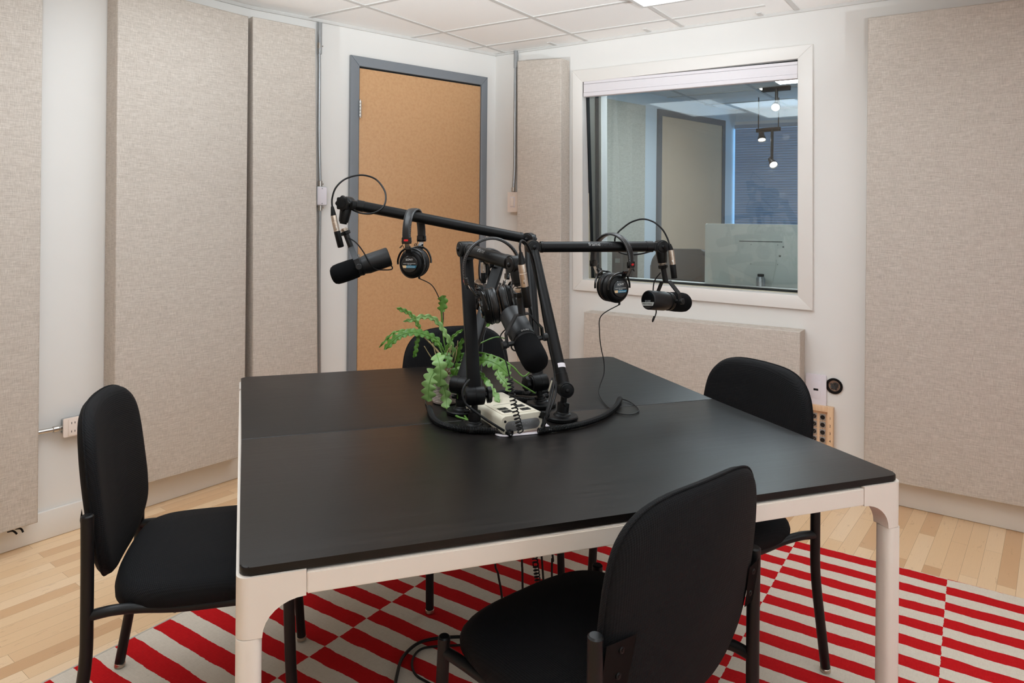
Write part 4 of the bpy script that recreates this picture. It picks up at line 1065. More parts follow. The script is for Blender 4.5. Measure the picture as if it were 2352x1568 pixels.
# ================================================================== HEADPHONES
GH = 'black studio headphones hanging on the booms'
def headphones():
    o = thing('headphones', 'x', 'headphones', group=GH)
    # padded band
    pts = []
    for k in range(33):
        th = PI*k/32; pts.append((-.073*math.cos(th)*(1-.0*abs(math.cos(th))), -.088+.088*math.sin(th)**.9))
    bm = bmesh.new(); rw = []
    n = len(pts)
    for i, (x, z) in enumerate(pts):
        p = V((x, 0, z)); q0 = V((pts[max(i-1, 0)][0], 0, pts[max(i-1, 0)][1])); q1 = V((pts[min(i+1, n-1)][0], 0, pts[min(i+1, n-1)][1])); t = (q1-q0).normalized(); nn = ey.cross(t)
        if nn.z < 0 and abs(x) < .06: nn = -nn
        if nn.x*x < 0: nn = -nn
        w = .0165-.0022*abs(math.cos(PI*i/32))
        rw.append([bm.verts.new(p+ey*a*w+nn*b) for a, b in ((-1, .0015), (-.9, .0058), (-.4, .0078), (.4, .0078), (.9, .0058), (1, .0015), (.9, -.0005), (-.9, -.0005))])
    for p, q in zip(rw, rw[1:]):
        for i in range(8): bm.faces.new([p[i], p[(i+1) % 8], q[(i+1) % 8], q[i]])
    bm.faces.new(rw[0][::-1]); bm.faces.new(rw[-1]); band_ = mkobj('headband', bm, 'leather', o, ang=60)
    def edge_pts(sy):
        out = []
        for i, (x, z) in enumerate(pts):
            p = V((x, 0, z)); r = V((x, 0, z+.088)); r = r.normalized() if r.length > 0 else ez
            w = .0165-.0022*abs(math.cos(PI*i/32)); out.append(p+ey*sy*(w-.0012)+r*.0055)
        return out
    for sy in (-1, 1):
        E_ = smooth(edge_pts(sy), 3); bm = bmesh.new()
        for i in range(0, len(E_)-2, 2): tube(bm, [E_[i], E_[i+1]], .0007, 5)
        mkobj('stitching', bm, 'stitch', band_)
    bmt = text_bm('PROFESSIONAL', .0062, M.Identity(4))
    for v in bmt.verts:
        s = v.co.x+.036; th = s/.082; rr = V((math.sin(th)*.073, 0, -.088+math.cos(th)*.088)); nr = V((math.sin(th), 0, math.cos(th))); v.co = rr+nr*.0080+ey*(v.co.y)
    mkobj('lettering', bmt, 'grey_ink', band_, smooth=False)
    for s in (-1, 1):
        bm = bmesh.new(); box(bm, (.0125, .031, .021), (s*.0745, 0, -.0975), bev=.002); box(bm, (.0130, .0316, .0015), (s*.0745, 0, -.1000)); cl_ = mkobj('slider_clip', bm, 'gloss', o)
        bm = bmesh.new(); quad = rrect(.015, .0066, .003); a = [bm.verts.new((s*.0812, y, -.0965+z)) for y, z in quad]; b = [bm.verts.new((s*.0818, y, -.0965+z)) for y, z in quad]
        bm.faces.new(a); bm.faces.new(b[::-1])
        for i in range(len(a)): bm.faces.new([a[i], b[i], b[(i+1) % len(a)], a[(i+1) % len(a)]])
        mkobj('side_marker', bm, 'red' if s > 0 else 'red', cl_, smooth=False)
        bm = bmesh.new(); q = [V((s*.0735, 0, -.104)), V((s*.068, 0, -.118)), V((s*.060, 0, -.134))]; rw = []
        for p in q: rw.append([bm.verts.new(p+V((a*.0012, b*.0078, 0))) for a, b in ((-1, -1), (1, -1), (1, 1), (-1, 1))])
        for p, r in zip(rw, rw[1:]):
            for i in range(4): bm.faces.new([p[i], p[(i+1) % 4], r[(i+1) % 4], r[i]])
        bm.faces.new(rw[0][::-1]); bm.faces.new(rw[-1]); mkobj('slider', bm, 'steel', o, smooth=False)
        # yoke: short arm that forks round the cup
        bm = bmesh.new(); box(bm, (.006, .0185, .026), (s*.061, 0, -.128), Euler((0, s*.42, 0)).to_matrix(), .0015)
        tube(bm, smooth([(s*.034, -.0462, -.178), (s*.034, -.0450, -.160), (s*.037, -.034, -.138), (s*.043, -.016, -.1265), (s*.050, 0, -.124), (s*.043, .016, -.1265), (s*.037, .034, -.138), (s*.034, .0450, -.160), (s*.034, .0462, -.178)], 5), .0034, 10); mkobj('yoke', bm, 'gloss', o)
        bm = bmesh.new(); tube(bm, smooth([(s*.072, .012, -.104), (s*.075, .018, -.118), (s*.070, .026, -.121), (s*.066, .018, -.114), (s*.062, .013, -.128), (s*.045, .026, -.146)], 6), .0011, 6); mkobj('yoke_wire', bm, 'rubber', o)
        c = V((0, 0, -.176)); kw = dict(ovx=1.0, ovy=1.0)
        def ov(bm, prof, mat, name, par=None, sy=1, sz=1, cap=True, n=44):
            rs = []
            for t, r in prof: rs.append([bm.verts.new(c+V((s*t, math.cos(2*PI*k/n)*r*.88*sy, math.sin(2*PI*k/n)*r*sz))) for k in range(n)])
            for p, q in zip(rs, rs[1:]):
                for k in range(n): bm.faces.new([p[k], p[(k+1) % n], q[(k+1) % n], q[k]])
            if cap: bm.faces.new(rs[0][::-1]); bm.faces.new(rs[-1])
            return mkobj(name, bm, mat, par or o)
        cup = ov(bmesh.new(), [(.024, .0465), (.026, .049), (.029, .049), (.032, .0465), (.034, .0455), (.041, .0425), (.0435, .0385), (.045, .032)], 'black_p', 'ear_cup')
        bm = bmesh.new(); n = 60; rs = []
        for t, r in ((.0035, .026), (.002, .031), (.0022, .037), (.005, .0455), (.010, .0490), (.016, .0485), (.0195, .0465), (.0215, .0480), (.0235, .0475), (.0245, .043)):
            rs.append([bm.verts.new(c+V((s*(t+.00018*math.sin(k*2.7+t*900)), math.cos(2*PI*k/n)*r*.88, math.sin(2*PI*k/n)*r*(1+.003*math.sin(k*1.9))))) for k in range(n)])
        for p, q in zip(rs, rs[1:]):
            for k in range(n): bm.faces.new([p[k], p[(k+1) % n], q[(k+1) % n], q[k]])
        bm.faces.new(rs[0][::-1]); bm.faces.new(rs[-1]); mkobj('ear_pad', bm, 'leather', o)
        pl_ = ov(bmesh.new(), [(.0445, .0325), (.0490, .0320), (.0505, .0305), (.0507, .028)], 'gloss', 'badge', cup, .98, .86)
        # printed badge
        fx = s*.0509; rt = V((0, s, 0))
        def lab(name, poly, mat, dx):
            bm = bmesh.new(); a = [bm.verts.new((fx, s*y, -.176+z)) for y, z in poly]; b = [bm.verts.new((fx+s*dx, s*y, -.176+z)) for y, z in poly]
            bm.faces.new(a); bm.faces.new(b[::-1])
            for i in range(len(a)): bm.faces.new([a[i], b[i], b[(i+1) % len(a)], a[(i+1) % len(a)]])
            return mkobj(name, bm, mat, pl_, smooth=False)
        yb = lambda z: .0245*math.sqrt(max(0, 1-(z/.0250)**2))
        lab('blue_band', [(-.011, -.0045), (yb(-.0045), -.0045), (yb(-.0125), -.0125), (-.011, -.0125)], 'blue', .0003)
        lab('gold_band', [(-yb(-.0045), -.0045), (-.011, -.0045), (-.011, -.0125), (-yb(-.0125), -.0125)], 'gold', .0003)
        mkobj('lettering', text_bm('SONY', .0095, fmat((fx+s*.0002, 0, -.176+.0145), rt, ez)), 'white_ink', pl_, smooth=False)
        mkobj('lettering', text_bm('STUDIO STEREO HEADPHONES', .0030, fmat((fx+s*.0002, 0, -.176+.0020), rt, ez)), 'white_ink', pl_, smooth=False)
        mkobj('lettering', text_bm('MDR-7506', .0030, fmat((fx+s*.0002, 0, -.176-.0022), rt, ez)), 'white_ink', pl_, smooth=False)
        mkobj('lettering', text_bm('Professional', .0062, fmat((fx+s*.0006, s*.0035, -.176-.0087), rt, ez)), 'white_ink', pl_, smooth=False)
    bm = bmesh.new(); cyl(bm, (.030, -.004, -.220), (.030, -.006, -.232), .0036, n=12); mkobj('strain_relief', bm, 'rubber', o)
    return o
hp = headphones()
def hpose(o, org, xax, down, label):
    x = unit(xax); z = -unit(down); x = (x-z*x.dot(z)).normalized(); y = z.cross(x)
    o.matrix_world = M(((x.x, y.x, z.x, org[0]), (x.y, y.y, z.y, org[1]), (x.z, y.z, z.z, org[2]), (0, 0, 0, 1))); o['label'] = label
h2, h3, h4 = copy_tree(hp), copy_tree(hp), copy_tree(hp)
hpose(hp, at(951, 483, 2.375), V((.20, .98, 0)), V((.02, .0, -1)), 'headphones hanging in front of the brown door on the left boom arm')
hpose(h2, at(1404, 539, 2.375), V((.74, -.67, 0)), V((.03, 0, -1)), 'headphones hanging in front of the window, emblem facing us')
hpose(h3, at(1118, 551, 1.905), V((1, .12, .0)), V((.20, 0, -1)), 'headphones hanging edge on beside the front microphone')
hpose(h4, at(1122, 574, 2.62), V((1, .3, 0)), V((-.02, .0, -1)), 'headphones half hidden behind the dark bars at the back')
for ch in h2.children:          # the cups of this pair have swung round on their yokes
    if ch.name.startswith(('ear_cup', 'ear_pad', 'yoke')) and 'wire' not in ch.name: ch.rotation_euler = (0, 0, math.radians(-24 if 'yoke' not in ch.name else -15))
bpy.context.view_layer.update()
# ================================================================== HEADPHONE CORDS
GK = 'black coiled headphone cords'
def cord(label, straight, coil_pts, tail=None, R=.0072, r=.0017, pitch=.0043, sr=.0017):
    allp = straight
    o = thing('headphone_cord', label, 'cord', coil_pts[-1], 0, GK)
    bm = bmesh.new(); tube(bm, smooth(straight, 10), sr, 8); wpart('straight_cord', bm, 'rubber', o)
    bm = bmesh.new(); coil(bm, coil_pts, R, r, pitch); wpart('coiled_cord', bm, 'rubber', o)
    if tail:
        bm = bmesh.new(); tube(bm, smooth(tail, 8), sr, 8); wpart('cord_tail', bm, 'rubber', o)
    return o
def exit_pt(h): return h.matrix_world @ V((.030, -.006, -.231))
zc = ZT+.0095
def tz(px, py, z=None): return onz(px, py, zc if z is None else z)
cA = [tz(986, 936), tz(994, 958), tz(1014, 974), tz(1050, 984), tz(1100, 988), tz(1150, 990), tz(1176, 995)]
cord('coiled cord of the left headphones, lying round the front of the pot', [exit_pt(hp), at(992, 655, 2.40), at(1010, 688, 2.40), at(1018, 716, 2.38), at(1017, 745, 2.36), at(1009, 778, 2.34), at(1001, 806, 2.33), at(992, 850, 2.32), at(980, 905, 2.24), at(978, 925, 2.18), cA[0]], cA)
cB = [tz(1424, 916), tz(1414, 935), tz(1388, 955), tz(1345, 971), tz(1300, 981), tz(1262, 986), tz(1236, 990)]
cord('coiled cord of the right headphones, curving across the table to the port', [exit_pt(h2), at(1381, 725, 2.36), at(1377, 760, 2.36), at(1380, 795, 2.36), at(1387, 830, 2.36), at(1387, 858, 2.35), at(1378, 885, 2.33), at(1376, 905, 2.28), onz(1392, 930, ZT+.004), onz(1415, 946, ZT+.003), onz(1440, 952, ZT+.003), onz(1460, 949, ZT+.003), onz(1467, 940, ZT+.003), onz(1452, 926, ZT+.004), onz(1436, 918, ZT+.006), cB[0]], cB)
cord('coiled cord dangling in front of the cream box', [exit_pt(h3), at(1150, 770, 1.90), at(1156, 805, 1.88), at(1166, 845, 1.86), at(1171, 868, 1.855)],
     [at(1171, 870, 1.855), at(1176, 905, 1.85), at(1184, 945, 1.85), at(1192, 975, 1.855), at(1196, 992, 1.862)], R=.0078, pitch=.0098, r=.0019)
cD = [tz(1122, 922), tz(1140, 906), tz(1165, 899), tz(1200, 902), tz(1230, 903), tz(1258, 899)]
cord('coiled cord lying behind the cream box', [exit_pt(h4), at(1112, 770, 2.50), at(1106, 850, 2.36), at(1108, 905, 2.24), cD[0]], cD)
cE = [tz(1190, 917), tz(1215, 920), tz(1236, 915), tz(1256, 908)]
o = thing('headphone_cord', 'short coiled cord lying against the back corner of the cream box', 'cord', cE[0], 0, GK)
bm = bmesh.new(); coil(bm, cE, .0072, .0017, .0043); wpart('coiled_cord', bm, 'rubber', o)
# plain cables
def cable(label, pts, r=.003, grp=None, mat='rubber', n=10):
    o = thing('cable', label, 'cable', pts[-1], 0, grp); bm = bmesh.new(); tube(bm, smooth(pts, 10), r, n); wpart('cord', bm, mat, o); return o
cable('cable bowing off the front boom joint down to the cable port', [at(1078, 872, 1.90), at(1068, 885, 1.88), at(1062, 903, 1.87), at(1068, 925, 1.865), at(1090, 944, 1.86), at(1115, 962, 1.858), at(1140, 978, 1.86), at(1158, 989, 1.868)], .0032)
cable('grey cable falling from the right boom joint into the cable port', [at(1277, 876, 2.0), at(1276, 905, 1.97), at(1266, 935, 1.93), at(1255, 960, 1.905), at(1246, 984, 1.895)], .0030)
cable('black cable behind the grey one at the right boom foot', [at(1268, 868, 2.02), at(1266, 895, 1.99), at(1259, 930, 1.95), at(1251, 960, 1.92), at(1243, 980, 1.91)], .0026)
bm = bmesh.new(); rt = thing('cable_tie', 'pale cable tie strap on the right boom foot', 'cable tie', at(1264, 885, 1.985)); box(bm, (.004, .0015, .032), at(1264, 886, 1.985), Euler((0, .28, 0)).to_matrix(), .0004); wpart('strap', bm, 'cream_seal', rt)
# under the table
pz = lambda px, py, D: at(px, py, D)
pbase = onz(1207, 990, ZT)
GU = 'black cables hanging under the table'
def hang(label, px, D, ybot, bend, r=.003):
    top = V((pbase.x + (px-1207)*.0006, pbase.y+.10, ZT-.07)); p1 = at(px, 1265, D); p2 = at(px+bend*.4, ybot-25, D); p3 = at(px+bend, ybot+30, D)
    e = V((p3.x+.05, p3.y+.05, .006))
    return cable(label, [top, p1, p2, p3, V((p3.x+.01, p3.y+.01, .10)), e], r, GU)
hang('leftmost cable hanging under the table, bowed to the right', 1139, 1.93, 1345, 14)
hang('second cable from the left hanging under the table', 1199, 1.95, 1335, 2)
hang('third cable from the left hanging under the table, beside the coiled one', 1243, 1.97, 1320, 6)
hang('rightmost cable hanging under the table', 1268, 1.98, 1310, 0)
o = thing('headphone_cord', 'coiled cord hanging under the table', 'cord', at(1230, 1300, 1.94), 0, GU)
bm = bmesh.new(); top = V((pbase.x, pbase.y+.09, ZT-.07)); coil(bm, [top, at(1227, 1265, 1.94), at(1231, 1300, 1.94), at(1236, 1345, 1.94)], .0075, .0018, .009); wpart('coiled_cord', bm, 'rubber', o)
zf = .0125
cable('cable looping out on the rug beside the front chair', [onz(1120, 1462, zf), onz(1050, 1462, zf), onz(1000, 1466, zf), onz(960, 1477, zf), onz(928, 1505, zf), onz(914, 1540, zf), onz(908, 1600, zf), onz(940, 1680, zf)], .0048)
cable('thin cable curling on the rug inside the larger loop', [onz(1080, 1480, zf-.003), onz(1000, 1484, zf-.003), onz(968, 1490, zf-.003), onz(950, 1508, zf-.003), onz(947, 1532, zf-.003), onz(958, 1552, zf-.003), onz(985, 1568, zf-.003), onz(1040, 1600, zf-.003)], .0034)
# ================================================================== CREAM BOX ON THE TABLE
fl, frr = onz(1151, 984, ZT+.006), onz(1239, 958, ZT+.006)
fl = onz(1158, 1000, ZT+.005); 
bx = azv(62.0); by = V((-bx.y, bx.x, 0))
w_, d_, h_ = .128, .228, .047
o0 = onz(1153, 1000, ZT+.0055) + by*.004
bmx = M(((bx.x, by.x, 0, o0.x), (bx.y, by.y, 0, o0.y), (0, 0, 1, ZT+.0055), (0, 0, 0, 1)))
amp = place(thing('distribution_box', 'cream metal box with four black sockets on the table between the boom feet', 'box'), bmx)
bm = bmesh.new()
pr = rrect(w_, h_, .012, 6, w_/2, h_/2); poly_prism(bm, pr, 0, d_, .002, 2); shell = mkobj('case', bm, 'amp', amp)
bm = bmesh.new(); poly_prism(bm, rrect(w_-.022, h_-.019, .014, 6, w_/2, h_/2-.0045), -.0012, .001, .0006, 2); fp = mkobj('front_plate', bm, 'amp_grey', amp)
mkobj('lettering', text_bm('POWERPLAY', .0105, fmat((w_*.47, -.0015, h_*.50), (1, 0, 0), (0, 0, 1))), 'grey_ink', fp, smooth=False)
bm = bmesh.new()
def topslab(bm, x0, x1, y0, y1, z0, z1, r=.006):
    pts = rrect(x1-x0, y1-y0, r, 4, (x0+x1)/2, (y0+y1)/2); slab_xy(bm, [V(p) for p in pts], z0, z1, .0006, 2)
topslab(bm, .012, w_-.012, .016, d_-.012, h_-.0002, h_+.0016); tp = mkobj('top_plate', bm, 'amp_top', amp)
for (x, y) in ((.022, .026), (.022, .052), (.078, .026), (.078, .060)):
    bm = bmesh.new(); topslab(bm, x, x+.027, y, y+.019, h_+.0012, h_+.0032, .001); sk = mkobj('socket', bm, 'socket', amp)
    for k in (0, 1):
        bm = bmesh.new(); cyl(bm, (x+.008+.011*k, y+.0095, h_+.0031), (x+.008+.011*k, y+.0095, h_+.0036), .0032, n=14); mkobj('socket_hole', bm, 'gasket', sk)
for x in (.011, w_-.011):
    for z in (.040,):
        bm = bmesh.new(); cyl(bm, (x, .0005, h_-.013), (x, -.0022, h_-.013), .0034, n=16, bev=.0006); mkobj('screw', bm, 'black', amp)
bm = bmesh.new(); box(bm, (.072, .0010, .0004), (w_/2, .105, h_+.0017)); mkobj('printed_line', bm, 'dark_ink', tp, smooth=False)
bm = bmesh.new(); box(bm, (.0014, .026, .0004), (.040, .165, h_+.0017)); mkobj('printed_line', bm, 'dark_ink', tp, smooth=False)
pgm = amp.matrix_world
o = thing('jack_plug', 'black jack plug bundle at the right front corner of the cream box', 'plug', pgm @ V((w_+.012, .004, .02)))
bm = bmesh.new(); a = pgm @ V((w_-.006, -.008, .040)); b = pgm @ V((w_+.022, .018, .030)); cyl(bm, a, b, .0095, n=18, bev=.002); wpart('plug_body', bm, 'black_p', o)
bm = bmesh.new(); c = pgm @ V((w_+.002, .0, .012)); cyl(bm, c, a.lerp(b, .4), .0065, n=16); wpart('plug_sleeve', bm, 'rubber', o)
# ================================================================== POTTED CACTUS
pc_ = onz(1022, 936, ZT); pcx = V((pc_.x-.004, pc_.y+.062, ZT))
pot = thing('potted_cactus', 'fishbone cactus with zigzag leaves in a small woven grey pot', 'potted plant', pcx)
bm = bmesh.new(); lathe(bm, [(.001, .036), (.003, .0395), (.010, .0415)], V((0, 0, 0)), ez, 44); mkobj('pot_base', bm, 'pot_plain', pot)
bm = bmesh.new(); lathe(bm, [(.009, .0412), (.050, .0440), (.092, .0468), (.0945, .0468), (.0950, .0440), (.080, .0425)], V((0, 0, 0)), ez, 48, cap=False); mkobj('pot', bm, 'pot', pot)
bm = bmesh.new(); lathe(bm, [(.0840, .0432), (.086, .03), (.087, 0)], V((0, 0, 0)), ez, 32, cap=False); mkobj('soil', bm, 'soil', pot)
rnd = random.Random(11)
def atT(px, py, D):
    p = at(px, py, D)
    return p if p.z > ZT+.005 else onz(px, py, ZT+.005)
def leaf(pts, wpx, lobes, mat='leaf', face=None, stem=0):
    # zigzag ribbon along a smoothed centre line; wpx full width in picture pixels at its depth
    P_ = smooth([atT(*p) for p in pts], 14); n = len(P_)
    T, F = frames(P_); bm = bmesh.new(); rw = []
    L = [0]
    for a, b in zip(P_, P_[1:]): L.append(L[-1]+(b-a).length)
    tot = L[-1]; D = pts[len(pts)//2][2]; w = wpx*D/FPX/2
    fdir = V(face) if face else V((0, -1, .25))
    for i in range(n):
        u = L[i]/tot; t = T[i]; f = (fdir - t*fdir.dot(t)).normalized(); s = t.cross(f).normalized()
        env = min(1, u/.10)**.6*min(1, (1-u)/.12)**.6
        def lobe(ph):
            v = (u*lobes+ph) % 1.0; return .42+.58*(1-abs(2*v-1)**1.6) if True else 1
        wl, wr = w*env*lobe(0)+.0006, w*env*lobe(.5)+.0006
        c = P_[i]; rp = .0012
        rw.append([bm.verts.new(c+s*wl+f*.0022*math.sin(u*lobes*6.28)), bm.verts.new(c+s*wl*.5+f*.0016), bm.verts.new(c+f*-.0008), bm.verts.new(c-s*wr*.5+f*.0016), bm.verts.new(c-s*wr+f*.0022*math.cos(u*lobes*6.28)),
                   bm.verts.new(c-s*wr*.5-f*.0003), bm.verts.new(c-f*.0030), bm.verts.new(c+s*wl*.5-f*.0003)])
    for p, q in zip(rw, rw[1:]):
        for k in range(8): bm.faces.new([p[k], p[(k+1) % 8], q[(k+1) % 8], q[k]])
    bm.faces.new(rw[0][::-1]); bm.faces.new(rw[-1])
    lf = wpart('leaf', bm, mat, pot, ang=80)
    if wpx > 17:
        bm = bmesh.new(); R_l = [.0013-.0008*k/(n-1) for k in range(n)]
        tube(bm, [P_[k]+(fdir-T[k]*fdir.dot(T[k])).normalized()*.0004 for k in range(n)], R_l, 6); wpart('midrib', bm, 'rib', pot, lf)
    return lf
def stalk(pts, rpx=2.2, mat='leaf'):
    P_ = smooth([atT(*p) for p in pts], 8); D = pts[0][2]; r = rpx*D/FPX; n = len(P_)
    bm = bmesh.new(); tube(bm, P_, [r*(1.1-.4*i/n)*(1+.12*math.sin(i*1.3)) for i in range(n)], 7); return wpart('stalk', bm, mat, pot)
Dp = pcx.y
n_, f_ = Dp-.06, Dp+.03
leaf([(1003, 812, n_+.03), (1009, 832, n_-.005), (1012, 858, n_-.012), (1008, 889, n_-.012)], 34, 4.5, 'leaf2')
leaf([(1000, 848, n_+.01), (990, 866, n_-.01), (985, 888, n_-.02), (984, 922, n_-.02)], 36, 5, 'leaf2')
leaf([(1014, 872, n_+.0), (1021, 895, n_-.005), (1025, 918, n_-.01), (1026, 938, n_-.02)], 25, 4, 'leaf2')
stalk([(1026, 936, n_-.02), (1034, 946, n_-.035), (1052, 957, n_-.07), (1068, 962, n_-.09), (1077, 967, n_-.11)], 2.6)
leaf([(1055, 836, n_+.02), (1062, 850, n_-.01), (1062, 868, n_-.03), (1057, 882, n_-.03)], 18, 3, 'leaf2')
stalk([(1057, 878, n_-.03), (1052, 893, n_-.04), (1051, 912, n_-.05), (1058, 938, n_-.07), (1068, 956, n_-.085), (1076, 966, n_-.1)], 2.6)
leaf([(1013, 800, Dp), (1000, 780, Dp), (978, 768, Dp-.01), (945, 763, Dp-.02), (912, 774, Dp-.03), (882, 803, Dp-.04)], 21, 11, 'leaf3', (0.1, -.8, .6))
leaf([(1020, 806, Dp), (1004, 783, Dp), (980, 766, Dp), (945, 758, Dp), (905, 764, Dp-.01), (880, 788, Dp-.02), (871, 798, Dp-.02)], 8, 10, 'leaf', (0, -1, 1))
leaf([(965, 756, Dp), (953, 733, Dp), (938, 718, Dp), (911, 707, Dp-.01)], 11, 6, 'leaf')
leaf([(1047, 828, Dp+.01), (1040, 800, Dp), (1028, 775, Dp), (1012, 748, Dp+.01), (995, 731, Dp+.01), (972, 727, Dp+.01), (950, 733, Dp), (926, 738, Dp)], 13, 11, 'leaf2')
leaf([(1016, 678, f_), (1018, 695, f_), (1014, 716, f_)], 23, 3, 'leaf')
stalk([(1014, 712, f_), (1016, 745, f_), (1020, 785, f_-.01), (1030, 830, Dp+.01)], 2.2)
leaf([(962, 770, Dp-.01), (957, 790, Dp-.015), (955, 806, Dp-.02), (950, 821, Dp-.02)], 11, 4.5, 'leaf3')
leaf([(1020, 822, Dp), (1028, 795, Dp), (1042, 772, Dp), (1064, 756, Dp)], 8, 6, 'leaf')
leaf([(1096, 826, Dp-.03), (1120, 827, Dp-.05), (1145, 838, Dp-.07), (1172, 862, Dp-.09)], 33, 6, 'leaf', (-.1, -.8, .6))
leaf([(1108, 815, Dp-.0), (1140, 836, Dp-.02), (1172, 842, Dp-.04)], 20, 4, 'leaf3', (0, -.6, .8))
leaf([(1141, 851, Dp-.08), (1150, 866, Dp-.10), (1162, 880, Dp-.12), (1172, 899, Dp-.13)], 19, 5, 'leaf2')
leaf([(1096, 850, Dp-.03), (1108, 862, Dp-.05), (1116, 874, Dp-.08), (1121, 884, Dp-.1)], 12, 3, 'leaf3')
leaf([(1120, 872, Dp-.1), (1126, 890, Dp-.13), (1138, 906, Dp-.17), (1147, 924, Dp-.2)], 16, 4, 'leaf2')
stalk([(1090, 808, Dp-.01), (1118, 813, Dp-.03), (1150, 824, Dp-.05), (1178, 842, Dp-.07), (1202, 864, Dp-.08), (1222, 848, Dp-.08)], 2.4)
stalk([(1172, 866, Dp-.09), (1192, 880, Dp-.09), (1212, 892, Dp-.09), (1230, 903, Dp-.09)], 2.2)
leaf([(1113, 748, f_+.08), (1128, 738, f_+.08), (1152, 730, f_+.08)], 14, 3, 'leaf')
stalk([(1113, 748, f_+.08), (1098, 765, f_+.06), (1080, 790, f_+.03), (1060, 825, Dp+.01)], 1.8)
stalk([(1058, 830, Dp), (1085, 800, f_), (1110, 785, f_+.03), (1140, 774, f_+.06), (1166, 779, f_+.08)], 1.8)
leaf([(1034, 845, Dp-.03), (1030, 825, Dp-.02), (1026, 808, Dp)], 20, 3, 'leaf3')
leaf([(1040, 868, n_+.01), (1048, 850, n_+.01), (1060, 838, n_+.01)], 24, 2.5, 'leaf3')
leaf([(1050, 832, Dp), (1054, 806, Dp), (1063, 776, Dp)], 12, 4, 'leaf3')
leaf([(1068, 838, Dp-.01), (1066, 822, Dp-.01), (1058, 812, Dp-.01)], 14, 3, 'leaf3')
for k in range(9):
    x0_ = 1012+rnd.uniform(0, 40); x1_ = x0_+rnd.uniform(-45, 30)
    stalk([(1012+k*4.2, 862, Dp-.02+.008*k), ((x0_+x1_)/2, 828, Dp), (x1_, rnd.uniform(780, 808), Dp+rnd.uniform(-.03, .03))], 1.3, 'stem')
stalk([(1012, 815, Dp), (1000, 800, Dp), (986, 785, Dp-.01), (972, 771, Dp-.01)], 2.2, 'stem')
stalk([(1018, 816, Dp), (1008, 795, Dp), (994, 780, Dp), (975, 768, Dp)], 2.0)
# ================================================================== CONTROL ROOM BEHIND THE GLASS
k0, k1 = V((.72, 5.64, 0)), V((2.23, 7.09, 0))
kd = (k1-k0).normalized(); ka = k0-kd*1.0; kb = k1
kr = azv(118); kc = kb+kr*3.6
CL_ = Wall(ka, kb); CF = Wall(kb, kc)
def slabwall(name, W, mat, th=.1, x0=-.1, x1=None, h=None):
    L = W.L if x1 is None else x1
    bm = bmesh.new(); box(bm, (L-x0, th, h or CEIL), ((L+x0)/2, th/2, (h or CEIL)/2)); return struct(place(mkobj(name, bm, mat, smooth=False), W.m))
slabwall('wall_control_left', CL_, 'cr_wall'); slabwall('wall_control_far', CF, 'cr_wall', x1=CF.L+.1)
q0 = WW.pt(-.05, 0, -TH-.01); q1 = kc; 
ce = Wall(kc, WW.pt(WW.L, 0, -TH-.02))
slabwall('wall_control_right', ce, 'cr_wall')
c2 = Wall(WW.pt(.02, 0, -TH-.02), ka); slabwall('wall_control_near', c2, 'cr_wall')
def cr_plane(name, z, mat):
    o = bpy.data.objects.new(name, bpy.data.meshes.new(name)); COL.objects.link(o); bm = bmesh.new()
    P_ = [WW.pt(-.05, z, -TH-.001), ka+ez*z, kb+ez*z, kc+ez*z, WW.pt(WW.L, z, -TH-.001)]
    vs = [bm.verts.new(p) for p in P_]; vt = [bm.verts.new(p+ez*(.05 if z > 1 else -.05)) for p in P_]
    bm.faces.new(vs); bm.faces.new(vt[::-1])
    for i in range(5): bm.faces.new([vs[i], vt[i], vt[(i+1) % 5], vs[(i+1) % 5]])
    bmesh.ops.recalc_face_normals(bm, faces=bm.faces[:]); bm.to_mesh(o.data); bm.free(); o.data.materials.append(MAT[mat]); o['kind'] = 'structure'; return o
cr_plane('floor_control', 0, 'cr_floor'); cc = cr_plane('ceiling_control', CEIL, 'tile')
bm = bmesh.new()
for k in range(-1, 6):
    p = C2+kd*0+gn*(.9+.61*k)+ge*.2
    box(bm, (2.6, .024, .006), V((1.3, 5.9, CEIL-.002))+gn*(.61*k-1.5), rg); box(bm, (.024, 4, .006), V((1.3, 5.9, CEIL-.0025))+ge*(.61*k-1.2), rg)
mkobj('ceiling_grid', bm, 'tbar', cc, smooth=False)
# panel and door on the left wall
q = P(CL_, .05, (1386, 640), (1480, 640), (1480, 240), (1386, 226))
panel('acoustic_panel', 'fabric panel on the blue-lit wall seen through the window, left of the far door', CL_, [(q[0][0], .35), (q[1][0], .35), (q[1][0], (q[2][1]+q[3][1])/2), (q[0][0], (q[2][1]+q[3][1])/2)], .05, 'control room panels')
for o in COL.objects:
    if o.get('group') == 'control room panels': o.data.materials.clear(); o.data.materials.append(MAT['cr_panel'])
d2 = place(thing('door_2', '', 'door'), CL_.m); del d2['label']; del d2['category']; struct(d2)
xl2, xr2 = CL_.xz(1507, 450)[0], CL_.xz(1661, 450)[0]; zt2_ = (CL_.xz(1507, 250)[1]+CL_.xz(1661, 277)[1])/2
bm = bmesh.new(); f = .055
quad_slab(bm, [(xl2, 0), (xl2+f, 0), (xl2+f, zt2_-f), (xl2, zt2_)], -.02, 0); quad_slab(bm, [(xr2-f, 0), (xr2, 0), (xr2, zt2_), (xr2-f, zt2_-f)], -.02, 0); quad_slab(bm, [(xl2, zt2_), (xl2+f, zt2_-f), (xr2-f, zt2_-f), (xr2, zt2_)], -.02, 0)
mkobj('door_frame', bm, 'cr_frame', d2, smooth=False)
bm = bmesh.new(); box(bm, (xr2-xl2-2*f, .01, zt2_-f), ((xl2+xr2)/2, -.008, (zt2_-f)/2)); mkobj('door_leaf', bm, 'cr_door', d2, smooth=False)
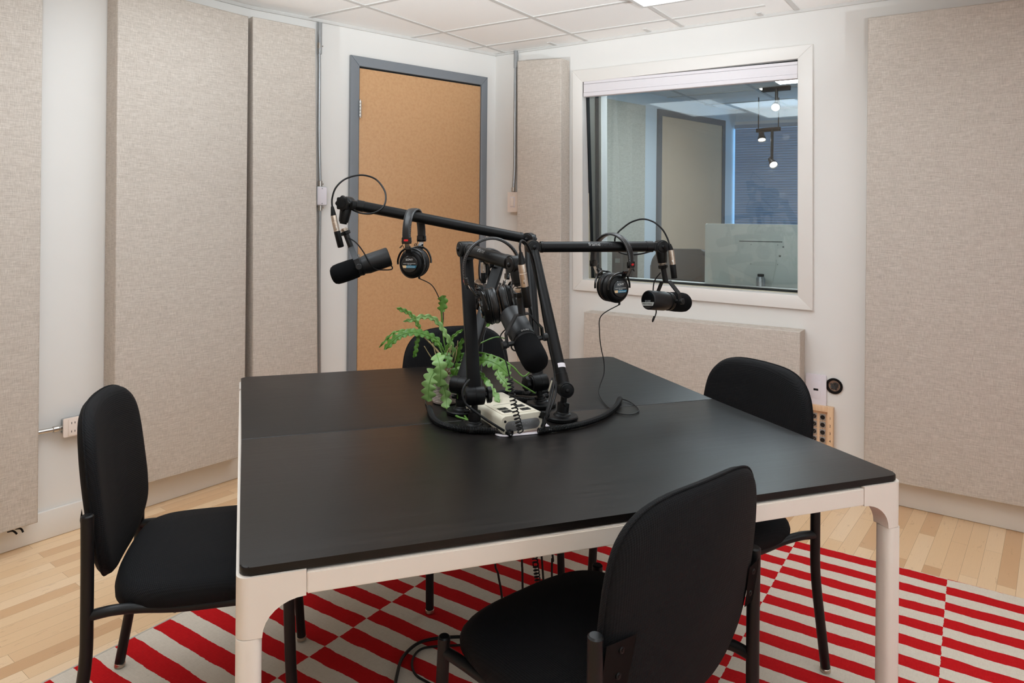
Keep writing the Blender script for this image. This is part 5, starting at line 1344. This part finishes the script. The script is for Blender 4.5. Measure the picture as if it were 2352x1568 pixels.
# far window with closed slatted blind, a strip of daylight down its edge
bx0, bz1 = CF.xz(1697, 300)[0], CF.xz(1690, 292)[1]
w3 = place(thing('window_3', '', 'window'), CF.m); del w3['label']; del w3['category']; struct(w3)
bm = bmesh.new(); box(bm, (1.9, .004, bz1-.7), (bx0-.075+.95, -.004, (bz1+.7)/2)); mkobj('pane', bm, 'dayblue', w3, smooth=False)
bm = bmesh.new()
for (a, b, c, d) in ((bx0-.15, bx0-.075, .65, bz1+.05), (bx0-.15, bx0+1.9, bz1, bz1+.05), (bx0-.15, bx0+1.9, .62, .7)): box(bm, (b-a, .02, d-c), ((a+b)/2, -.011, (c+d)/2))
mkobj('window_frame', bm, 'trim', w3, smooth=False)
vb = place(thing('venetian_blind', 'grey slatted blind on the far window seen through the glass', 'blind'), CF.m)
bm = bmesh.new(); n = 58; zz0 = .72
for k in range(n):
    z = zz0+(bz1-.04-zz0)*k/(n-1); box(bm, (1.75, .0015, .029), (bx0-.025+.875, -.05, z), Euler((.45, 0, 0)).to_matrix())
mkobj('slats', bm, 'slat', vb, smooth=False)
bm = bmesh.new(); box(bm, (1.76, .04, .04), (bx0-.025+.875, -.05, bz1-.005), bev=.003); mkobj('headrail', bm, 'slat', vb)
# computer seen from behind, with a bottle standing by it
Dm = 4.05
ml = at(1620, 513, Dm); mdir = azv(104); mW = .66
mm = M(((mdir.x, -mdir.y, 0, ml.x), (mdir.y, mdir.x, 0, ml.y), (0, 0, 1, 0), (0, 0, 0, 1)))
comp = place(thing('desktop_computer', 'back of a pale all-in-one computer beyond the window', 'computer'), M.Translation((ml.x, ml.y, .74)) @ mm.to_3x3().to_4x4())
top = ml.z-.74
bm = bmesh.new(); poly_prism(bm, rrect(mW, .50, .012, 5, mW/2, top-.25), 0, .018, .004, 3); mkobj('screen_back', bm, 'imac', comp)
def cxy(px, py):
    p = onpl(px, py, ml, mm.to_3x3() @ ey); l = (comp.matrix_world.inverted() @ p); return l.x, l.z
a, b = cxy(1722, 608), cxy(1789, 560)
bm = bmesh.new(); poly_prism(bm, rrect(b[0]-a[0], b[1]-a[1], .006, 4, (a[0]+b[0])/2, (a[1]+b[1])/2), -.002, 0, .0006); pt_ = mkobj('mount_plate', bm, 'imac', comp)
for x in (a[0]+.006, b[0]-.006):
    for z in (a[1]+.006, b[1]-.006):
        bm = bmesh.new(); cyl(bm, (x, -.0021, z), (x, -.003, z), .0022, n=10); mkobj('screw', bm, 'imac_d', pt_)
a, b = cxy(1698, 556), cxy(1797, 553); bm = bmesh.new(); box(bm, (b[0]-a[0], .001, .005), ((a[0]+b[0])/2, -.0006, (a[1]+b[1])/2)); mkobj('vent_slot', bm, 'imac_d', comp, smooth=False)
for (px, py, w, h) in ((1783, 577, .018, .008), (1781, 585, .012, .008), (1791, 588, .012, .01), (1780, 594, .008, .006), (1799, 567, .008, .008)):
    a = cxy(px, py); bm = bmesh.new(); box(bm, (w, .002, h), (a[0], -.0008, a[1])); mkobj('port', bm, 'imac_d' if w < .015 else 'cr_black', comp, smooth=False)
bm = bmesh.new(); c = [cxy(1783, 596), cxy(1781, 615), cxy(1776, 640), cxy(1772, 665)]; tube(bm, smooth([V((x, -.006, z)) for x, z in c], 6), .0022, 8); mkobj('power_lead', bm, 'imac', comp)
bm = bmesh.new(); poly_prism(bm, [(mW/2-.10, -.05), (mW/2+.10, -.05), (mW/2+.09, top-.40), (mW/2-.09, top-.40)], -.02, -.002, .002); mkobj('stand', bm, 'imac', comp)
bt_ = at(1747, 668, Dm-.14); bo = thing('metal_bottle', 'small grey metal bottle in front of the pale computer beyond the window', 'bottle', (bt_.x, bt_.y, .75))
hb = at(1747, 629, Dm-.14).z-.75
bm = bmesh.new(); lathe(bm, [(0, .023), (.002, .0245), (hb-.028, .0245), (hb-.018, .021), (hb-.014, .016)], V((0, 0, 0)), ez, 28); mkobj('bottle_body', bm, 'galv', bo)
bm = bmesh.new(); lathe(bm, [(hb-.0138, .0165), (hb-.012, .0175), (hb-.001, .0175), (hb, .016)], V((0, 0, 0)), ez, 24); mkobj('bottle_cap', bm, 'cr_black', bo)
# desk that carries them
dk = thing('control_desk', 'desk under the computer beyond the window', 'desk', (ml.x, ml.y, 0))
cdk = comp.matrix_world @ V((mW/2, .1, 0)); m3 = mm.to_3x3()
bm = bmesh.new(); box(bm, (1.5, .42, .03), V((cdk.x, cdk.y, .722))+m3 @ V((.25, .10, 0)), m3, .003); wpart('desk_top', bm, 'cr_black', dk)
for sx in (-.42, .92):
    for sy in (-.03, .27):
        bm = bmesh.new(); p = V((cdk.x, cdk.y, 0))+m3 @ V((sx, sy, 0)); cyl(bm, p+ez*.001, p+ez*.706, .02, n=14); wpart('leg', bm, 'cr_black', dk)
# loudspeaker just behind the glass at the left
sp0 = at(1435, 650, 4.75); spk = thing('loudspeaker', 'dark loudspeaker with a small label seen low in the window at the left', 'loudspeaker', (sp0.x, sp0.y, .0))
zt_ = at(1435, 562, 4.75).z
R3 = M.Rotation(-math.radians(20), 3, 'Z')
bm = bmesh.new(); box(bm, (.135, .2, zt_-.80), (sp0.x, sp0.y, (zt_+.80)/2), R3, .004); wpart('cabinet', bm, 'cr_black', spk)
f = V((sp0.x, sp0.y, 0))+R3 @ V((0, -.101, 0))
bm = bmesh.new(); box(bm, (.032, .001, .028), f+R3 @ V((-.03, 0, 0))+ez*(zt_-.10), R3); wpart('label_plate', bm, 'imac_d', spk)
bm = bmesh.new(); box(bm, (.11, .16, .786), (sp0.x, sp0.y, .394), R3, .004); wpart('stand', bm, 'cr_black', spk)
# office chair beyond the window
oc = at(1570, 640, 5.0); och = thing('office_chair', 'dark padded office chair behind the window, left of the computer', 'chair', (oc.x, oc.y, 0))
bm = bmesh.new(); poly_prism(bm, rrect(.46, .52, .12, 8, oc.x, .80), oc.y-.03, oc.y+.03, .02, 4); wpart('backrest', bm, 'cr_black', och)
bm = bmesh.new(); poly_prism(bm, rrect(.48, .09, .03, 5, oc.x, .47), oc.y+.02, oc.y+.48, .02, 3); wpart('seat', bm, 'cr_black', och)
bm = bmesh.new(); cyl(bm, (oc.x, oc.y+.25, .06), (oc.x, oc.y+.25, .43), .03, n=16); wpart('column', bm, 'black', och)
for k in range(5):
    a = 2*PI*k/5; c = V((oc.x, oc.y+.25, .07)); e = c+V((math.cos(a)*.28, math.sin(a)*.28, -.02)); bm = bmesh.new(); tube(bm, [c, e], [.022, .014], 10); lg = wpart('leg', bm, 'black', och)
    bm = bmesh.new(); cyl(bm, (e.x-.012, e.y, .0255), (e.x+.012, e.y, .0255), .025, n=18, bev=.003); wpart('caster', bm, 'black_p', och, lg)
# track lights
def head(o, px, py, D, aim, par, zc, r=.035, L=.11, mat='lampr'):
    c = at(px, py, D); a = unit(aim); mo = V((c.x, c.y, zc-.02))
    bm = bmesh.new(); lathe(bm, [(-L, r*.45), (-L+.01, r*.62), (-L*.45, r*.7), (-.025, r*.98), (0, r), (.001, r*.93), (-.012, r*.85)], c, a, 24, cap=False); wpart('lamp_head', bm, 'black_p', o)
    hd = o.children[-1]
    bm = bmesh.new(); lathe(bm, [(-.010, 0), (-.010, r*.84)], c, a, 24, cap=False); wpart('lens', bm, mat, o, hd)
    bm = bmesh.new(); b = c-a*L*.5; tube(bm, smooth([b, V((b.x, b.y, (b.z+mo.z)/2)), V((b.x, b.y, mo.z))], 4), .012, 10); wpart('stem', bm, 'black_p', o)
def track(label, heads, D, pa, pb, zc=CEIL, mat='lampr'):
    a, b = at(*pa), at(*pb); o = thing('track_light', label, 'track light', (a.x, a.y, zc), group='black track lights')
    A, B = V((a.x, a.y, zc-.018)), V((b.x, b.y, zc-.018)); u = (B-A).normalized()
    bm = bmesh.new(); bar(bm, A, B, .036, .030, ez, .002); wpart('track', bm, 'black_p', o)
    for h in heads: head(o, *h, o, zc, mat=mat)
    return o
toC = V((-.25, -.9, -.42))
track('ceiling track with two lit spots at the top right of the window view', [(1752, 199, 5.75, toC), (1781, 247, 5.6, V((-.42, -.75, -.5)))], 5.7, (1752, 190, 5.75), (1815, 205, 5.62), mat='lamp')
zb_ = at(1760, 294, 6.2).z  # bar and rods are invented, in place of track lights mirrored in the glass
tk = track('added lighting bar standing in for two spots reflected lower in the window', [(1750, 322, 6.25, V((-.1, -.5, -.86))), (1777, 379, 6.1, V((-.02, -.8, -.55)))], 6, (1738, 292, 6.25), (1792, 300, 6.1), zc=zb_, mat='lamp')
for px in (1742, 1788):
    p = at(px, 296, 6.2); bm = bmesh.new(); cyl(bm, (p.x, p.y, zb_-.02), (p.x, p.y, CEIL-.004), .005, n=8); wpart('added_hanger_rod', bm, 'black_p', tk)
# lamps added above the window view to brighten the control room
for cpt, lb in ((V((1.32, 4.42, CEIL)), 'added flat ceiling lamp just beyond the window'), (V((2.1, 5.1, CEIL)), 'added flat ceiling lamp deeper in the room beyond the window')):
    m = M(((ge.x, gn.x, 0, 0), (ge.y, gn.y, 0, 0), (0, 0, 1, 0), (0, 0, 0, 1))); m.translation = cpt
    o = place(thing('ceiling_light', lb, 'ceiling light'), m)
    bm = bmesh.new(); box(bm, (.52, .52, .02), (0, 0, -.013), bev=.002); mkobj('housing', bm, 'tbar', o)
    bm = bmesh.new(); box(bm, (.46, .46, .004), (0, 0, -.026)); mkobj('diffuser', bm, 'crlamp', o, smooth=False)
# ================================================================== LIGHT
def troffer(label, e, n, w, l, z, em='troffer'):
    m = M(((ge.x, gn.x, 0, 0), (ge.y, gn.y, 0, 0), (0, 0, 1, 0), (0, 0, 0, 1))); m.translation = ge*e + gn*n + V((0, 0, CEIL))
    o = place(thing('ceiling_light', label, 'ceiling light', group='surface mounted ceiling lights'), m)
    bm = bmesh.new()
    box(bm, (w, .02, z), (0, -l/2+.01, -z/2-.003), bev=.002); box(bm, (w, .02, z), (0, l/2-.01, -z/2-.003), bev=.002)
    box(bm, (.02, l-.04, z), (-w/2+.01, 0, -z/2-.003), bev=.002); box(bm, (.02, l-.04, z), (w/2-.01, 0, -z/2-.003), bev=.002)
    box(bm, (w-.04, l-.04, .006), (0, 0, -.008)); mkobj('housing', bm, 'tbar', o, smooth=False)
    bm = bmesh.new(); box(bm, (w-.044, l-.044, .008), (0, 0, -z+.008)); mkobj('diffuser', bm, em, o, smooth=False)
    return o
k = CAM + ray(1476, 19)*((CEIL-.045-CAMH)/ray(1476, 19).z)
ke, kn = k.dot(ge), k.dot(gn)
troffer('white ceiling light fixture cut off by the top edge of the picture', ke+.30, kn-.62, .60, 1.22, .045)
# daylight window in the right-hand wall, out of the picture
x0, x1, z0, z1 = 1.45, 3.35, .75, 2.1
w2 = place(thing('window_2', '', 'window'), WR.m); del w2['label']; del w2['category']; struct(w2)
bm = bmesh.new(); box(bm, (x1-x0, .01, z1-z0), ((x0+x1)/2, -.012, (z0+z1)/2)); mkobj('pane', bm, 'day', w2, smooth=False)
bm = bmesh.new()
for (a, b, c, d) in ((x0-.06, x1+.06, z1, z1+.06), (x0-.06, x1+.06, z0-.06, z0), (x0-.06, x0, z0, z1), (x1, x1+.06, z0, z1), ((x0+x1)/2-.025, (x0+x1)/2+.025, z0, z1)):
    box(bm, (b-a, .03, d-c), ((a+b)/2, -.016, (c+d)/2), bev=.003)
mkobj('window_frame', bm, 'trim', w2)
for (e, n, lb) in ((-2.35, 1.45, 'added white ceiling light fixture above the left end of the table, out of the picture'), (-1.75, .95, 'added white ceiling light fixture behind the camera on the left'), (.55, -.35, 'added white ceiling light fixture behind the camera on the right')):  # extra fixtures added out of view to brighten walls and floor
    troffer(lb, e, n, .60, 1.22, .045, 'added_troffer_l' if n > 1 else 'troffer')
def bounce_lamp(label, p, aim, watt, size=75):  # unseen lamp added to light the room by way of the ceiling
    p, aim = V(p), V(aim); d = (aim-p).normalized()
    o = thing('added_studio_lamp', label, 'studio lamp', (p.x, p.y, 0), 0, 'added studio lamps bounced off the ceiling')
    for k in range(3):
        a = 2*PI*k/3+.4; bm = bmesh.new(); tube(bm, [(0, 0, .75), (math.cos(a)*.42, math.sin(a)*.42, .012)], .010, 10); mkobj('leg', bm, 'black', o)
    bm = bmesh.new(); cyl(bm, (0, 0, .35), (0, 0, p.z-.12), .013, n=16); mkobj('pole', bm, 'black', o)
    bm = bmesh.new(); lathe(bm, [(-.20, .02), (-.19, .055), (-.05, .06), (-.02, .085), (.05, .10), (.05, .096), (-.02, .08), (-.045, .055), (-.05, 0)], V((0, 0, p.z)), d, 32, cap=False); mkobj('lamp_head', bm, 'black_p', o)
    l = bpy.data.lights.new('bulb', 'SPOT'); l.energy = watt; l.color = LCOL; l.spot_size = math.radians(size); l.spot_blend = .8; l.shadow_soft_size = .05
    lo = bpy.data.objects.new('bulb', l); COL.objects.link(lo); lo.parent = o; lo.location = V((0, 0, p.z))+d*.06; lo.rotation_euler = d.to_track_quat('-Z', 'Y').to_euler()
LCOL = (.84, .94, 1.0)
bounce_lamp('added studio lamp by the right wall aimed at the ceiling, out of the picture', (2.2, .8, 1.05), (1.0, 2.35, 2.33), 215, 54)
bounce_lamp('added studio lamp by the left wall aimed at the ceiling, out of the picture', (-2.1, .8, 1.05), (-.85, 2.3, 2.33), 215, 54)
bounce_lamp('added studio lamp behind the camera aimed at the ceiling', (.35, -.85, 1.1), (.15, .75, 2.33), 380, 74)
wd = bpy.data.worlds.new('world'); SC.world = wd; wd.use_nodes = True
wd.node_tree.nodes['Background'].inputs[0].default_value = (.6, .7, .8, 1); wd.node_tree.nodes['Background'].inputs[1].default_value = .15
# ================================================================== CAMERA
cam = bpy.data.cameras.new('camera'); co = bpy.data.objects.new('camera', cam); COL.objects.link(co)
cam.sensor_width = 36; cam.sensor_fit = 'HORIZONTAL'; cam.lens = FPX/2352*36
cam.shift_y = -(784-CY)/2352; cam.shift_x = 0; cam.clip_start = .05
co.matrix_world = M.Translation(CAM) @ Euler((PI/2, 0, 0)).to_matrix().to_4x4() @ M.Rotation(ROLL, 4, 'Z')
SC.camera = co
vs = SC.view_settings; vs.view_transform = 'Standard'; vs.look = 'None'; vs.gamma = 1; vs.use_curve_mapping = False; vs.exposure = .28
SC.cycles.max_bounces = 10; SC.cycles.transparent_max_bounces = 16; SC.cycles.diffuse_bounces = 6; SC.cycles.glossy_bounces = 5
SC.cycles.use_denoising = True; SC.cycles.sample_clamp_indirect = 8; SC.cycles.caustics_reflective = False; SC.cycles.caustics_refractive = False
